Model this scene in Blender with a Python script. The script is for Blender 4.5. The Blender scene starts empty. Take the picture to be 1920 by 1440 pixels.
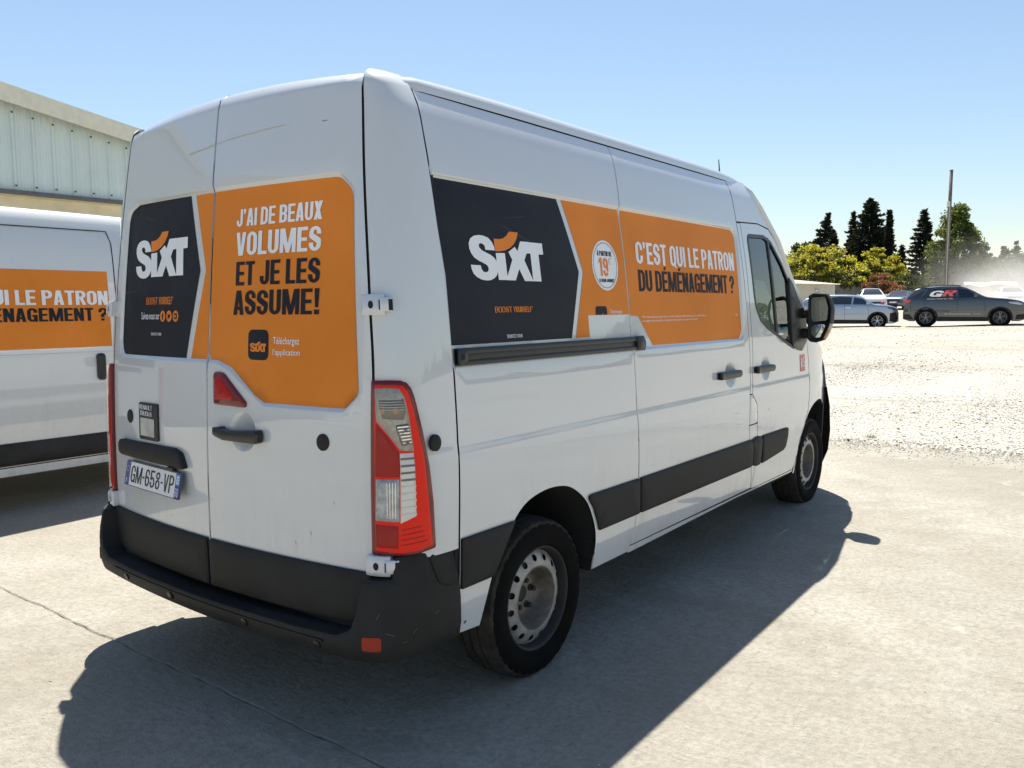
import bpy, bmesh, math, random
import numpy as np
from mathutils import Vector, Matrix, noise
from mathutils.geometry import delaunay_2d_cdt

S = bpy.context.scene
COL = S.collection
rng = np.random.default_rng(7)
random.seed(7)
R_ = math.radians

# ------------------------------------------------------------------ camera, light, exposure
cam_d = bpy.data.cameras.new('camera')
cam = bpy.data.objects.new('camera', cam_d)
COL.objects.link(cam)
S.camera = cam
cam_d.sensor_fit = 'HORIZONTAL'
cam_d.sensor_width = 36.0
cam_d.lens = 1546.8 / 1920 * 36
cam_d.clip_start = 0.05
cam_d.clip_end = 3000
_y, _t, _r = R_(37.316), R_(-5.191), R_(-0.567)
_F = Vector((math.cos(_y) * math.cos(_t), math.sin(_y) * math.cos(_t), math.sin(_t)))
_Rt = Vector((math.sin(_y), -math.cos(_y), 0))
_Up = _Rt.cross(_F)
_R2 = _Rt * math.cos(_r) + _Up * math.sin(_r)
_U2 = _Up * math.cos(_r) - _Rt * math.sin(_r)
cm = Matrix((_R2, _U2, -_F)).transposed().to_4x4()
cm.translation = Vector((-1.811, -3.002, 1.578))
cam.matrix_world = cm

SUN_DIR = Vector((0.335, 0.314, 1.0)).normalized()          # towards the sun
world = bpy.data.worlds.new('World')
S.world = world
world.use_nodes = True
wn = world.node_tree
bg = wn.nodes['Background']
sky = wn.nodes.new('ShaderNodeTexSky')
sky.sky_type = 'NISHITA'
sky.sun_disc = False
sky.sun_elevation = math.asin(SUN_DIR.z)
sky.sun_rotation = math.atan2(SUN_DIR.x, SUN_DIR.y)
sky.air_density = 1.2
sky.dust_density = 0.5
sky.ozone_density = 1.9
wn.links.new(sky.outputs[0], bg.inputs[0])
bg.inputs[1].default_value = .069
sun_d = bpy.data.lights.new('sun', 'SUN')
sun_d.energy = 5.0
sun_d.angle = R_(0.5)
sun_d.color = (1.0, 0.95, 0.86)
sun = bpy.data.objects.new('sun', sun_d)
COL.objects.link(sun)
sun.rotation_euler = (-SUN_DIR).to_track_quat('-Z', 'Y').to_euler()
S.view_settings.view_transform = 'Standard'
S.view_settings.look = 'None'
S.view_settings.exposure = 1.05
S.view_settings.gamma = 1.0
S.view_settings.use_curve_mapping = False
S.cycles.max_bounces = 8
S.cycles.transparent_max_bounces = 12
S.cycles.volume_bounces = 1
S.cycles.volume_step_rate = 2.0

# ------------------------------------------------------------------ small maths
def pchip(xs, ys):
    xs = np.array(xs, float); ys = np.array(ys, float); h = np.diff(xs); d = np.diff(ys) / h
    m = np.zeros_like(ys); m[0] = d[0]; m[-1] = d[-1]
    for i in range(1, len(xs) - 1):
        if d[i-1] * d[i] > 0:
            w1 = 2*h[i] + h[i-1]; w2 = h[i] + 2*h[i-1]; m[i] = (w1 + w2) / (w1/d[i-1] + w2/d[i])
    def f(x):
        x = np.clip(np.asarray(x, float), xs[0], xs[-1]); i = np.clip(np.searchsorted(xs, x) - 1, 0, len(xs) - 2)
        t = (x - xs[i]) / h[i]
        return (1+2*t)*(1-t)**2*ys[i] + t*(1-t)**2*h[i]*m[i] + t*t*(3-2*t)*ys[i+1] + t*t*(t-1)*h[i]*m[i+1]
    return f

def sstep(a, b, x):
    t = np.clip((np.asarray(x, float) - a) / (b - a), 0, 1)
    return t * t * (3 - 2 * t)

def H(x, y=0.0):
    """ground height"""
    x = np.asarray(x, float); y = np.asarray(y, float)
    a = np.where(x < 7.6, 0.0115 * (x - 1.02), 0.076 + 0.021 * (np.minimum(x, 110) - 7.6) + 0.004 * np.maximum(x - 110, 0))
    a = np.where(x < -14, 0.0115 * -15.02, a)
    return a - 0.015 * np.clip(y - 2.5, -30, 30) * sstep(12, 36, x)

# ------------------------------------------------------------------ materials
def nd(nt, typ, **kw):
    n = nt.nodes.new(typ)
    for k, v in kw.items():
        if k.startswith('i_'):
            n.inputs[k[2:].replace('_', ' ')].default_value = v
        elif k.startswith('n_'):
            n.inputs[int(k[2:])].default_value = v
        else:
            setattr(n, k, v)
    return n

def ramp(nt, fac, stops):
    r = nt.nodes.new('ShaderNodeValToRGB')
    e = r.color_ramp.elements
    while len(e) < len(stops):
        e.new(0.5)
    for el, (p, c) in zip(e, stops):
        el.position = p
        el.color = (c, c, c, 1) if isinstance(c, (int, float)) else (*c, 1)
    nt.links.new(fac, r.inputs[0])
    return r.outputs[0]

def mixc(nt, fac, a, b, mode='MIX'):
    m = nt.nodes.new('ShaderNodeMix')
    m.data_type = 'RGBA'
    m.blend_type = mode
    for sock, val in ((m.inputs[0], fac), (m.inputs[6], a), (m.inputs[7], b)):
        if isinstance(val, (int, float)):
            sock.default_value = val
        elif isinstance(val, tuple):
            sock.default_value = (*val, 1)
        else:
            nt.links.new(val, sock)
    return m.outputs[2]

def math_(nt, op, a, b=None):
    m = nt.nodes.new('ShaderNodeMath')
    m.operation = op
    for s, v in zip(m.inputs, (a, b)):
        if v is None:
            continue
        if isinstance(v, (int, float)):
            s.default_value = v
        else:
            nt.links.new(v, s)
    return m.outputs[0]

def objco(nt):
    return nt.nodes.new('ShaderNodeTexCoord').outputs['Object']

def noise_(nt, scale, detail=4, rough=.55, co=None, vec_scale=None):
    n = nt.nodes.new('ShaderNodeTexNoise')
    n.inputs['Scale'].default_value = scale
    n.inputs['Detail'].default_value = detail
    n.inputs['Roughness'].default_value = rough
    co = co or objco(nt)
    if vec_scale:
        mp = nt.nodes.new('ShaderNodeMapping')
        mp.inputs['Scale'].default_value = vec_scale
        nt.links.new(co, mp.inputs[0]); co = mp.outputs[0]
    nt.links.new(co, n.inputs['Vector'])
    return n.outputs['Fac']

MATS = {}
def mat(name, col=(.5, .5, .5), rough=.5, metal=0., coat=0., spec=.5, vary=.0, vscale=8., bump=0., bscale=40., trans=0., coat_rough=.03):
    if name in MATS:
        return MATS[name]
    m = bpy.data.materials.new(name)
    m.use_nodes = True
    nt = m.node_tree
    b = nt.nodes['Principled BSDF']
    b.inputs['Base Color'].default_value = (*col, 1)
    b.inputs['Roughness'].default_value = rough
    b.inputs['Metallic'].default_value = metal
    b.inputs['Coat Weight'].default_value = coat
    b.inputs['Coat Roughness'].default_value = coat_rough
    b.inputs['Specular IOR Level'].default_value = spec
    b.inputs['Transmission Weight'].default_value = trans
    if vary:
        f = noise_(nt, vscale, 5, .6)
        lo = tuple(c * (1 - vary) for c in col); hi = tuple(min(1, c * (1 + vary)) for c in col)
        nt.links.new(mixc(nt, ramp(nt, f, [(.3, 0.), (.7, 1.)]), lo, hi), b.inputs['Base Color'])
        nt.links.new(math_(nt, 'ADD', math_(nt, 'MULTIPLY', f, .3), rough - .15), b.inputs['Roughness'])
    if bump:
        bn = nt.nodes.new('ShaderNodeBump')
        bn.inputs['Strength'].default_value = 1.0
        bn.inputs['Distance'].default_value = bump
        nt.links.new(noise_(nt, bscale, 3), bn.inputs['Height'])
        nt.links.new(bn.outputs[0], b.inputs['Normal'])
    MATS[name] = m
    return m

def paint(name, col, wob=.0012, dirt=.5, rough=.35, metal=0.):
    """car body paint: clear coat over colour, slightly wavy sheet metal, road dirt"""
    if name in MATS:
        return MATS[name]
    m = mat(name, col, rough, metal, coat=1., coat_rough=.015)
    m.node_tree.nodes['Principled BSDF'].inputs['Coat IOR'].default_value = 1.75
    nt = m.node_tree; b = nt.nodes['Principled BSDF']
    co = objco(nt)
    sx = nt.nodes.new('ShaderNodeSeparateXYZ'); nt.links.new(co, sx.inputs[0])
    low = nt.nodes.new('ShaderNodeMapRange'); low.inputs['From Min'].default_value = 1.0; low.inputs['From Max'].default_value = .3
    nt.links.new(sx.outputs['Z'], low.inputs['Value'])
    n1 = noise_(nt, 3.0, 6, .65, co, (1, 1, .45)); n2 = noise_(nt, 22, 4, .6, co, (1, 1, .25))
    streak = ramp(nt, math_(nt, 'MULTIPLY', n1, n2), [(.24, 0.), (.46, 1.)])
    amt = math_(nt, 'MULTIPLY', streak, math_(nt, 'ADD', math_(nt, 'MULTIPLY', low.outputs[0], dirt), .07))
    grime = tuple(c * .62 + .02 * k for c, k in zip(col, (2, 1.2, .2)))
    nt.links.new(mixc(nt, amt, col, grime), b.inputs['Base Color'])
    nt.links.new(math_(nt, 'ADD', math_(nt, 'MULTIPLY', amt, .30), .015), b.inputs['Coat Roughness'])
    bn = nt.nodes.new('ShaderNodeBump'); bn.inputs['Strength'].default_value = 1; bn.inputs['Distance'].default_value = wob
    nt.links.new(noise_(nt, 2.6, 1.5, .4, co), bn.inputs['Height'])
    nt.links.new(bn.outputs[0], b.inputs['Normal']); nt.links.new(bn.outputs[0], b.inputs['Coat Normal'])
    return m

def vinyl(name, col, scuff=.25, sc=(.75, .72, .66)):
    """printed film with faint scratches and faded patches"""
    if name in MATS:
        return MATS[name]
    m = mat(name, col, .55, coat=.03, coat_rough=.2, spec=.14)
    nt = m.node_tree; b = nt.nodes['Principled BSDF']; co = objco(nt)
    f = noise_(nt, 1.7, 5, .6, co)
    fad = tuple(min(1, c * 1.18 + .012) for c in col)
    c1 = mixc(nt, ramp(nt, f, [(.35, 0.), (.75, 1.)]), col, fad)
    wv = nt.nodes.new('ShaderNodeTexVoronoi'); wv.feature = 'DISTANCE_TO_EDGE'; wv.inputs['Scale'].default_value = 1.9
    mp = nt.nodes.new('ShaderNodeMapping'); mp.inputs['Scale'].default_value = (1, 1, 2.6); mp.inputs['Rotation'].default_value = (.3, .25, .1)
    nt.links.new(co, mp.inputs[0]); nt.links.new(mp.outputs[0], wv.inputs['Vector'])
    line = ramp(nt, wv.outputs['Distance'], [(.0, 1.), (.006, 0.)])
    keep = ramp(nt, noise_(nt, 2.3, 3, .5, co), [(.60, 0.), (.68, 1.)])
    nt.links.new(mixc(nt, math_(nt, 'MULTIPLY', math_(nt, 'MULTIPLY', line, keep), scuff), c1, sc), b.inputs['Base Color'])
    return m

def glass(name, tint, refl=1.0, opaque=0.):
    if name in MATS:
        return MATS[name]
    m = bpy.data.materials.new(name); m.use_nodes = True
    nt = m.node_tree; nt.nodes.clear()
    out = nt.nodes.new('ShaderNodeOutputMaterial')
    tr = nt.nodes.new('ShaderNodeBsdfTransparent'); tr.inputs[0].default_value = (*tint, 1)
    gl = nt.nodes.new('ShaderNodeBsdfGlossy'); gl.inputs['Roughness'].default_value = .01
    fr = nt.nodes.new('ShaderNodeFresnel'); fr.inputs['IOR'].default_value = 1.52
    k = math_(nt, 'MINIMUM', math_(nt, 'MULTIPLY', fr.outputs[0], 1.7 * refl), 1.0)
    mx = nt.nodes.new('ShaderNodeMixShader')
    nt.links.new(k, mx.inputs[0]); nt.links.new(tr.outputs[0], mx.inputs[1]); nt.links.new(gl.outputs[0], mx.inputs[2])
    nt.links.new(mx.outputs[0], out.inputs[0])
    MATS[name] = m
    return m

def leafmat(name, dark, light, trans=.35):
    if name in MATS:
        return MATS[name]
    m = bpy.data.materials.new(name); m.use_nodes = True
    nt = m.node_tree; nt.nodes.clear()
    out = nt.nodes.new('ShaderNodeOutputMaterial')
    at = nt.nodes.new('ShaderNodeAttribute'); at.attribute_name = 'tint'
    c = mixc(nt, at.outputs['Fac'], dark, light)
    d = nt.nodes.new('ShaderNodeBsdfPrincipled'); d.inputs['Roughness'].default_value = .55
    d.inputs['Specular IOR Level'].default_value = .3
    t = nt.nodes.new('ShaderNodeBsdfTranslucent')
    nt.links.new(c, d.inputs['Base Color'])
    nt.links.new(mixc(nt, .5, c, (.20, .21, .02), 'MIX'), t.inputs[0])
    mx = nt.nodes.new('ShaderNodeMixShader'); mx.inputs[0].default_value = trans
    nt.links.new(d.outputs[0], mx.inputs[1]); nt.links.new(t.outputs[0], mx.inputs[2])
    nt.links.new(mx.outputs[0], out.inputs[0])
    MATS[name] = m
    return m

WHITE = paint('white_paint', (.575, .595, .61), dirt=.6, wob=.0018)
WHITE2 = paint('white_paint_dusty', (.60, .61, .61), dirt=.7)
BLACKP = mat('black_plastic', (.018, .0175, .0170), .66, vary=.55, vscale=3.5, bump=.0006, bscale=420, spec=.3)
BLACKS = mat('black_satin_plastic', (.012, .012, .013), .38, vary=.2)
RUBBER = mat('seal_rubber', (.008, .008, .009), .8)
TYRE = mat('tyre_rubber', (.007, .0065, .006), .92, spec=.12, vary=.45, vscale=9, bump=.0008, bscale=160)
TYREDUST = mat('tyre_rubber_dusty', (.040, .036, .031), .95, spec=.2, vary=.5, vscale=12, bump=.0008, bscale=160)
STEEL = mat('wheel_steel', (.29, .288, .275), .42, .3, vary=.35, vscale=14, bump=.0005, bscale=90)
STEELB = mat('wheel_steel_brown', (.20, .175, .145), .6, .2, vary=.4, vscale=18)
DARKSTEEL = mat('dark_steel', (.035, .032, .030), .7, .2, vary=.4)
ORANGE = vinyl('orange_film', (.66, .20, .022), .22, (.8, .6, .4))
INK = vinyl('black_film', (.0125, .0145, .021), .33, (.30, .33, .38))
WHITEF = vinyl('white_film', (.74, .76, .78), .1)
ORANGEF = vinyl('orange_ink', (.72, .21, .03), 0.)
GLASSV = glass('van_glass', (.62, .76, .72))
CARGLASS = glass('car_glass', (.42, .48, .48))
CHROME = mat('chrome', (.75, .76, .78), .12, 1.)
MIRROR = mat('mirror_glass', (.80, .86, .85), .02, 1.)
LENSRED = mat('red_lens', (.95, .018, .003), .4, coat=.08, spec=.12)
LENSDK = mat('dark_red_lens', (.16, .006, .008), .2, coat=.4, spec=.3)
LENSMID = mat('deep_red_lens', (.40, .010, .006), .3, coat=.12, spec=.15)
LENSCLR = mat('clear_lens', (.36, .345, .30), .2, .2, coat=.6, vary=.22, vscale=60)
LENSREV = mat('reversing_lens', (.34, .37, .40), .15, .2, coat=.8, vary=.4, vscale=38)
LENSWHT = mat('white_lens', (.80, .78, .72), .2, coat=1.)
LENSAMB = mat('amber_lens', (.50, .20, .05), .15, coat=1.)
REFLECT = mat('red_reflector', (.34, .030, .014), .4, coat=.1, spec=.2)
INTERIOR = mat('cab_interior', (.035, .037, .040), .75, vary=.3)
SEAT = mat('seat_cloth', (.045, .048, .055), .9, vary=.4, vscale=60)

# ------------------------------------------------------------------ object helpers
def link(name, me, m=None, parent=None):
    if m is not None:
        for mm in (m if isinstance(m, (list, tuple)) else [m]):
            me.materials.append(mm)
    o = bpy.data.objects.new(name, me)
    COL.objects.link(o)
    if parent is not None:
        o.parent = parent
    return o

def mesh(name, V, Fc, m, parent=None, smooth=False, mi=None):
    me = bpy.data.meshes.new(name)
    V = np.asarray(V, float)
    me.from_pydata([tuple(v) for v in V], [], [tuple(int(i) for i in f) for f in Fc])
    if mi is not None:
        me.polygons.foreach_set('material_index', np.asarray(mi, np.int32))
    if smooth:
        me.polygons.foreach_set('use_smooth', np.ones(len(me.polygons), bool))
    me.update()
    return link(name, me, m, parent)

def thing(name, label, cat, loc=(0, 0, 0), rz=0., group=None):
    o = bpy.data.objects.new(name, None)
    COL.objects.link(o)
    o.empty_display_size = .3
    o.location = loc; o.rotation_euler = (0, 0, rz)
    o['label'] = label; o['category'] = cat
    if group:
        o['group'] = group
    return o

class MB:
    """collects simple shapes into one mesh"""
    def __init__(s): s.v = []; s.f = []; s.mi = []
    def add(s, V, Fc, k=0):
        n = len(s.v); s.v += [tuple(map(float, v)) for v in V]; s.f += [tuple(int(i) + n for i in f) for f in Fc]; s.mi += [k] * len(Fc)
        return s
    def box(s, c, d, bev=0., rot=None, k=0):
        x, y, z = (a / 2 for a in d)
        if bev <= 0:
            P = [(sx * x, sy * y, sz * z) for sx in (-1, 1) for sy in (-1, 1) for sz in (-1, 1)]
            Fc = [(0, 1, 3, 2), (4, 6, 7, 5), (0, 4, 5, 1), (2, 3, 7, 6), (0, 2, 6, 4), (1, 5, 7, 3)]
        else:
            bm = bmesh.new(); bmesh.ops.create_cube(bm, size=1)
            for v in bm.verts: v.co = Vector((v.co.x * 2 * x, v.co.y * 2 * y, v.co.z * 2 * z))
            bmesh.ops.bevel(bm, geom=bm.edges[:], offset=bev, segments=2, affect='EDGES', profile=.5)
            bm.verts.index_update()
            P = [tuple(v.co) for v in bm.verts]; Fc = [[v.index for v in f.verts] for f in bm.faces]; bm.free()
        M = rot if rot is not None else Matrix.Identity(3)
        return s.add([tuple(M @ Vector(p) + Vector(c)) for p in P], Fc, k)
    def tube(s, pts, rad, n=10, k=0, caps=True):
        pts = [Vector(p) for p in pts]
        rad = rad if isinstance(rad, (list, tuple)) else [rad] * len(pts)
        V = []; Fc = []
        up = Vector((0, 0, 1))
        for i, p in enumerate(pts):
            t = (pts[min(i + 1, len(pts) - 1)] - pts[max(i - 1, 0)]).normalized()
            a = t.cross(up if abs(t.z) < .95 else Vector((1, 0, 0))).normalized(); b = t.cross(a)
            for j in range(n):
                q = 2 * math.pi * j / n
                V.append(p + (a * math.cos(q) + b * math.sin(q)) * rad[i])
        for i in range(len(pts) - 1):
            for j in range(n):
                Fc.append((i * n + j, i * n + (j + 1) % n, (i + 1) * n + (j + 1) % n, (i + 1) * n + j))
        if caps:
            Fc.append(tuple(range(n))[::-1]); Fc.append(tuple(range((len(pts) - 1) * n, len(pts) * n)))
        return s.add(V, Fc, k)
    def lathe(s, prof, n=48, axis='y', c=(0, 0, 0), k=0, wob=None):
        """prof: (a, r) pairs along the axis"""
        V = []; Fc = []
        for i, (a, r) in enumerate(prof):
            for j in range(n):
                q = 2 * math.pi * j / n
                rr = r + (wob(i, j) if wob else 0)
                u, w = rr * math.cos(q), rr * math.sin(q)
                V.append({'y': (c[0] + u, c[1] + a, c[2] + w), 'z': (c[0] + u, c[1] + w, c[2] + a), 'x': (c[0] + a, c[1] + u, c[2] + w)}[axis])
        for i in range(len(prof) - 1):
            for j in range(n):
                Fc.append((i * n + j, i * n + (j + 1) % n, (i + 1) * n + (j + 1) % n, (i + 1) * n + j))
        return s.add(V, Fc, k)
    def build(s, name, m, parent=None, smooth=False):
        return mesh(name, s.v, s.f, m, parent, smooth, s.mi if isinstance(m, (list, tuple)) else None)

def auto_smooth(o, ang=40):
    me = o.data
    me.polygons.foreach_set('use_smooth', np.ones(len(me.polygons), bool))
    try:
        me.set_sharp_from_angle(angle=R_(ang))
    except Exception:
        pass
    return o

# ------------------------------------------------------------------ 2D polygon tools
def roundp(P, r, n=6):
    """rounds the corners of a polygon; r is one radius or one per corner"""
    P = [np.array(p, float) for p in P]; N = len(P); out = []
    rs = r if isinstance(r, (list, tuple)) else [r] * N
    for i in range(N):
        p = P[i]; a = P[i-1] - p; b = P[(i+1) % N] - p
        la, lb = np.linalg.norm(a), np.linalg.norm(b); a /= la; b /= lb
        cs = np.clip(a @ b, -1, 1); th = math.acos(cs)
        if rs[i] <= 0 or th > 3.05:
            out.append(tuple(p)); continue
        d = min(rs[i] / math.tan(th / 2), .49 * la, .49 * lb)
        p0, p1 = p + a * d, p + b * d
        for k in range(n + 1):
            t = k / n
            q = (1-t)**2 * p0 + 2*t*(1-t) * p + t*t * p1
            out.append(tuple(q))
    return out

def area(P):
    P = np.array(P); x, y = P[:, 0], P[:, 1]
    return .5 * np.sum(x * np.roll(y, -1) - y * np.roll(x, -1))

def resample(P, step):
    out = []
    for i in range(len(P)):
        a = np.array(P[i], float); b = np.array(P[(i+1) % len(P)], float)
        n = max(1, int(math.ceil(np.linalg.norm(b - a) / step)))
        for k in range(n):
            out.append(tuple(a + (b - a) * k / n))
    return out

def inset(P, d):
    """moves each vertex inward by d along its mitre"""
    P = [tuple(p) for p in P]
    Q = [P[0]]
    for p in P[1:]:
        if math.dist(p, Q[-1]) > 1e-5: Q.append(p)
    if math.dist(Q[0], Q[-1]) < 1e-5: Q.pop()
    A = np.array(Q, float); sg = 1 if area(A) > 0 else -1
    e = np.roll(A, -1, 0) - A; L = np.linalg.norm(e, axis=1, keepdims=True); e = e / np.maximum(L, 1e-9)
    n = np.stack([-e[:, 1], e[:, 0]], 1) * sg
    n0 = np.roll(n, 1, 0); m = n0 + n
    m /= np.maximum(np.linalg.norm(m, axis=1, keepdims=True), 1e-6)
    c = np.maximum(np.sum(m * n, 1, keepdims=True), .45)
    return [tuple(p) for p in A + m * d / c]

def inside(pts, P):
    pts = np.asarray(pts, float); P = np.asarray(P, float)
    x, y = pts[:, 0], pts[:, 1]; r = np.zeros(len(pts), bool)
    for i in range(len(P)):
        x0, y0 = P[i-1]; x1, y1 = P[i]
        if y0 == y1: continue
        c = ((y0 > y) != (y1 > y)) & (x < (x1 - x0) * (y - y0) / (y1 - y0) + x0)
        r ^= c
    return r

def segdist(pts, P, closed=True):
    pts = np.asarray(pts, float); P = np.asarray(P, float); d = np.full(len(pts), 1e9)
    for i in range(0 if closed else 1, len(P)):
        a, b = P[i-1], P[i]; ab = b - a; l2 = ab @ ab
        t = np.clip(((pts - a) @ ab) / max(l2, 1e-12), 0, 1)
        d = np.minimum(d, np.linalg.norm(pts - a - t[:, None] * ab, axis=1))
    return d

def sdist(pts, P):
    d = segdist(pts, P)
    return np.where(inside(pts, P), d, -d)

def cdt(outline, holes=(), loops=(), step=.08, grid=True):
    """triangulates a polygon with extra interior points; returns pts, tris, list of boundary loops (indices)"""
    pts = []; edges = []; bl = []
    for k, L in enumerate([outline] + list(holes) + list(loops)):
        L = resample(L, step)
        i0 = len(pts); pts += L; n = len(L)
        edges += [(i0 + j, i0 + (j+1) % n) for j in range(n)]
        if k <= len(holes): bl.append((i0, n))
    A = np.array(pts)
    if grid:
        mn, mx = A.min(0), A.max(0)
        gx = np.arange(mn[0] + step * .5, mx[0], step); gy = np.arange(mn[1] + step * .5, mx[1], step)
        if len(gx) and len(gy):
            G = np.stack(np.meshgrid(gx, gy), -1).reshape(-1, 2)
            ok = inside(G, outline)
            for h in holes: ok &= ~inside(G, h)
            G = G[ok]
            for L in [outline] + list(holes) + list(loops):
                if len(G): G = G[segdist(G, L) > step * .35]
            pts += [tuple(g) for g in G]
    res = delaunay_2d_cdt([Vector(p) for p in pts], edges, [], 0, 1e-6)
    V = np.array([tuple(v) for v in res[0]]); T = np.array([f for f in res[2] if len(f) == 3])
    c = V[T].mean(1); ok = inside(c, outline)
    for h in holes: ok &= ~inside(c, h)
    T = T[ok]
    mp = {}
    for i, ids in enumerate(res[3]):
        for q in ids: mp[q] = i
    loopsi = [[mp[i] for i in range(i0, i0 + n)] for i0, n in bl]
    return V, T, loopsi

def panel(name, outline, f, m, parent, step=.08, holes=(), loops=(), lip=.0, off=0., soft=0., grid=True, dome=0.):
    """sheet cut to an outline on the surface f(u, v, d); lip folds its edge inwards, soft rounds it"""
    loops = list(loops)
    if soft:
        loops.append(inset(outline, soft))
        for h in holes: loops.append(inset(h, -soft))
    V, T, bl = cdt(outline, holes, loops, step, grid)
    d = np.full(len(V), off)
    if soft:
        for L in bl: d[L] -= soft * .75
    if dome:
        d = d + dome * np.minimum(1, segdist(V, outline) / (abs(dome) * 3))
    X = np.stack(f(V[:, 0], V[:, 1], d), -1)
    if len(T):
        a, b, c = X[T[:, 0]], X[T[:, 1]], X[T[:, 2]]
        n = np.cross(b - a, c - a)
        Xo = np.stack(f(V[:, 0], V[:, 1], d + .01), -1)
        s = np.sum(n * (Xo - X)[T[:, 0]], 1)
        T = np.where((s < 0)[:, None], T[:, ::-1], T)
    exact = soft <= .003 and off < .004 and not dome and len(V) > 40
    if exact:
        e = .002; z0 = np.full(len(V), off)
        P0 = np.stack(f(V[:, 0], V[:, 1], z0), -1)
        du = np.stack(f(V[:, 0] + e, V[:, 1], z0), -1) - np.stack(f(V[:, 0] - e, V[:, 1], z0), -1)
        dv = np.stack(f(V[:, 0], V[:, 1] + e, z0), -1) - np.stack(f(V[:, 0], V[:, 1] - e, z0), -1)
        N = np.cross(du, dv); N /= np.maximum(np.linalg.norm(N, axis=1, keepdims=True), 1e-12)
        sg = np.sign(np.sum(N * (np.stack(f(V[:, 0], V[:, 1], z0 + .01), -1) - P0), 1)); N *= np.where(sg == 0, 1, sg)[:, None]
        N = [tuple(x) for x in N]
    Fc = [tuple(t) for t in T]; XV = [tuple(x) for x in X]
    if lip:
        for L in bl:
            i0 = len(XV); n = len(L)
            Y = np.stack(f(V[L, 0], V[L, 1], d[L] - lip), -1)
            XV += [XV[i] for i in L] + [tuple(y) for y in Y]
            if exact: N += [N[i] for i in L] * 2
            for j in range(n):
                k = (j + 1) % n
                Fc.append((i0 + j, i0 + k, i0 + n + k, i0 + n + j))
    o = mesh(name, XV, Fc, m, parent, True)
    if exact: o.data.normals_split_custom_set_from_vertices(N)
    return o

def strip(name, line, w, f, m, parent, off, step=.08):
    """ribbon of width w along a polyline on a surface"""
    P = []
    for i in range(len(line) - 1):
        a = np.array(line[i], float); b = np.array(line[i+1], float)
        n = max(1, int(np.linalg.norm(b - a) / step))
        for k in range(n): P.append(a + (b - a) * k / n)
    P.append(np.array(line[-1], float)); P = np.array(P)
    t = np.gradient(P, axis=0); t /= np.maximum(np.linalg.norm(t, axis=1, keepdims=True), 1e-9)
    n = np.stack([-t[:, 1], t[:, 0]], 1) * w / 2
    Q = np.concatenate([P - n, P + n]); k = len(P)
    X = np.stack(f(Q[:, 0], Q[:, 1], np.full(len(Q), off)), -1)
    return mesh(name, X, [(i, i+1, k+i+1, k+i) for i in range(k-1)], m, parent, True)

def ellipse(cx, cy, rx, ry, n=24):
    return [(cx + rx * math.cos(2*math.pi*i/n), cy + ry * math.sin(2*math.pi*i/n)) for i in range(n)]

# ------------------------------------------------------------------ lettering
def arc(cx, cy, rx, ry, tx, ty, a0, a1, n=8):
    o = []; i_ = []
    for k in range(n + 1):
        a = R_(a0 + (a1 - a0) * k / n)
        c, s = math.cos(a), math.sin(a)
        o.append((cx + rx * c, cy + ry * s)); i_.append((cx + (rx - tx) * c, cy + max(ry - ty, .01) * s))
    return o + i_[::-1]

def rc(x0, y0, x1, y1): return [(x0, y0), (x1, y0), (x1, y1), (x0, y1)]

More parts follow.
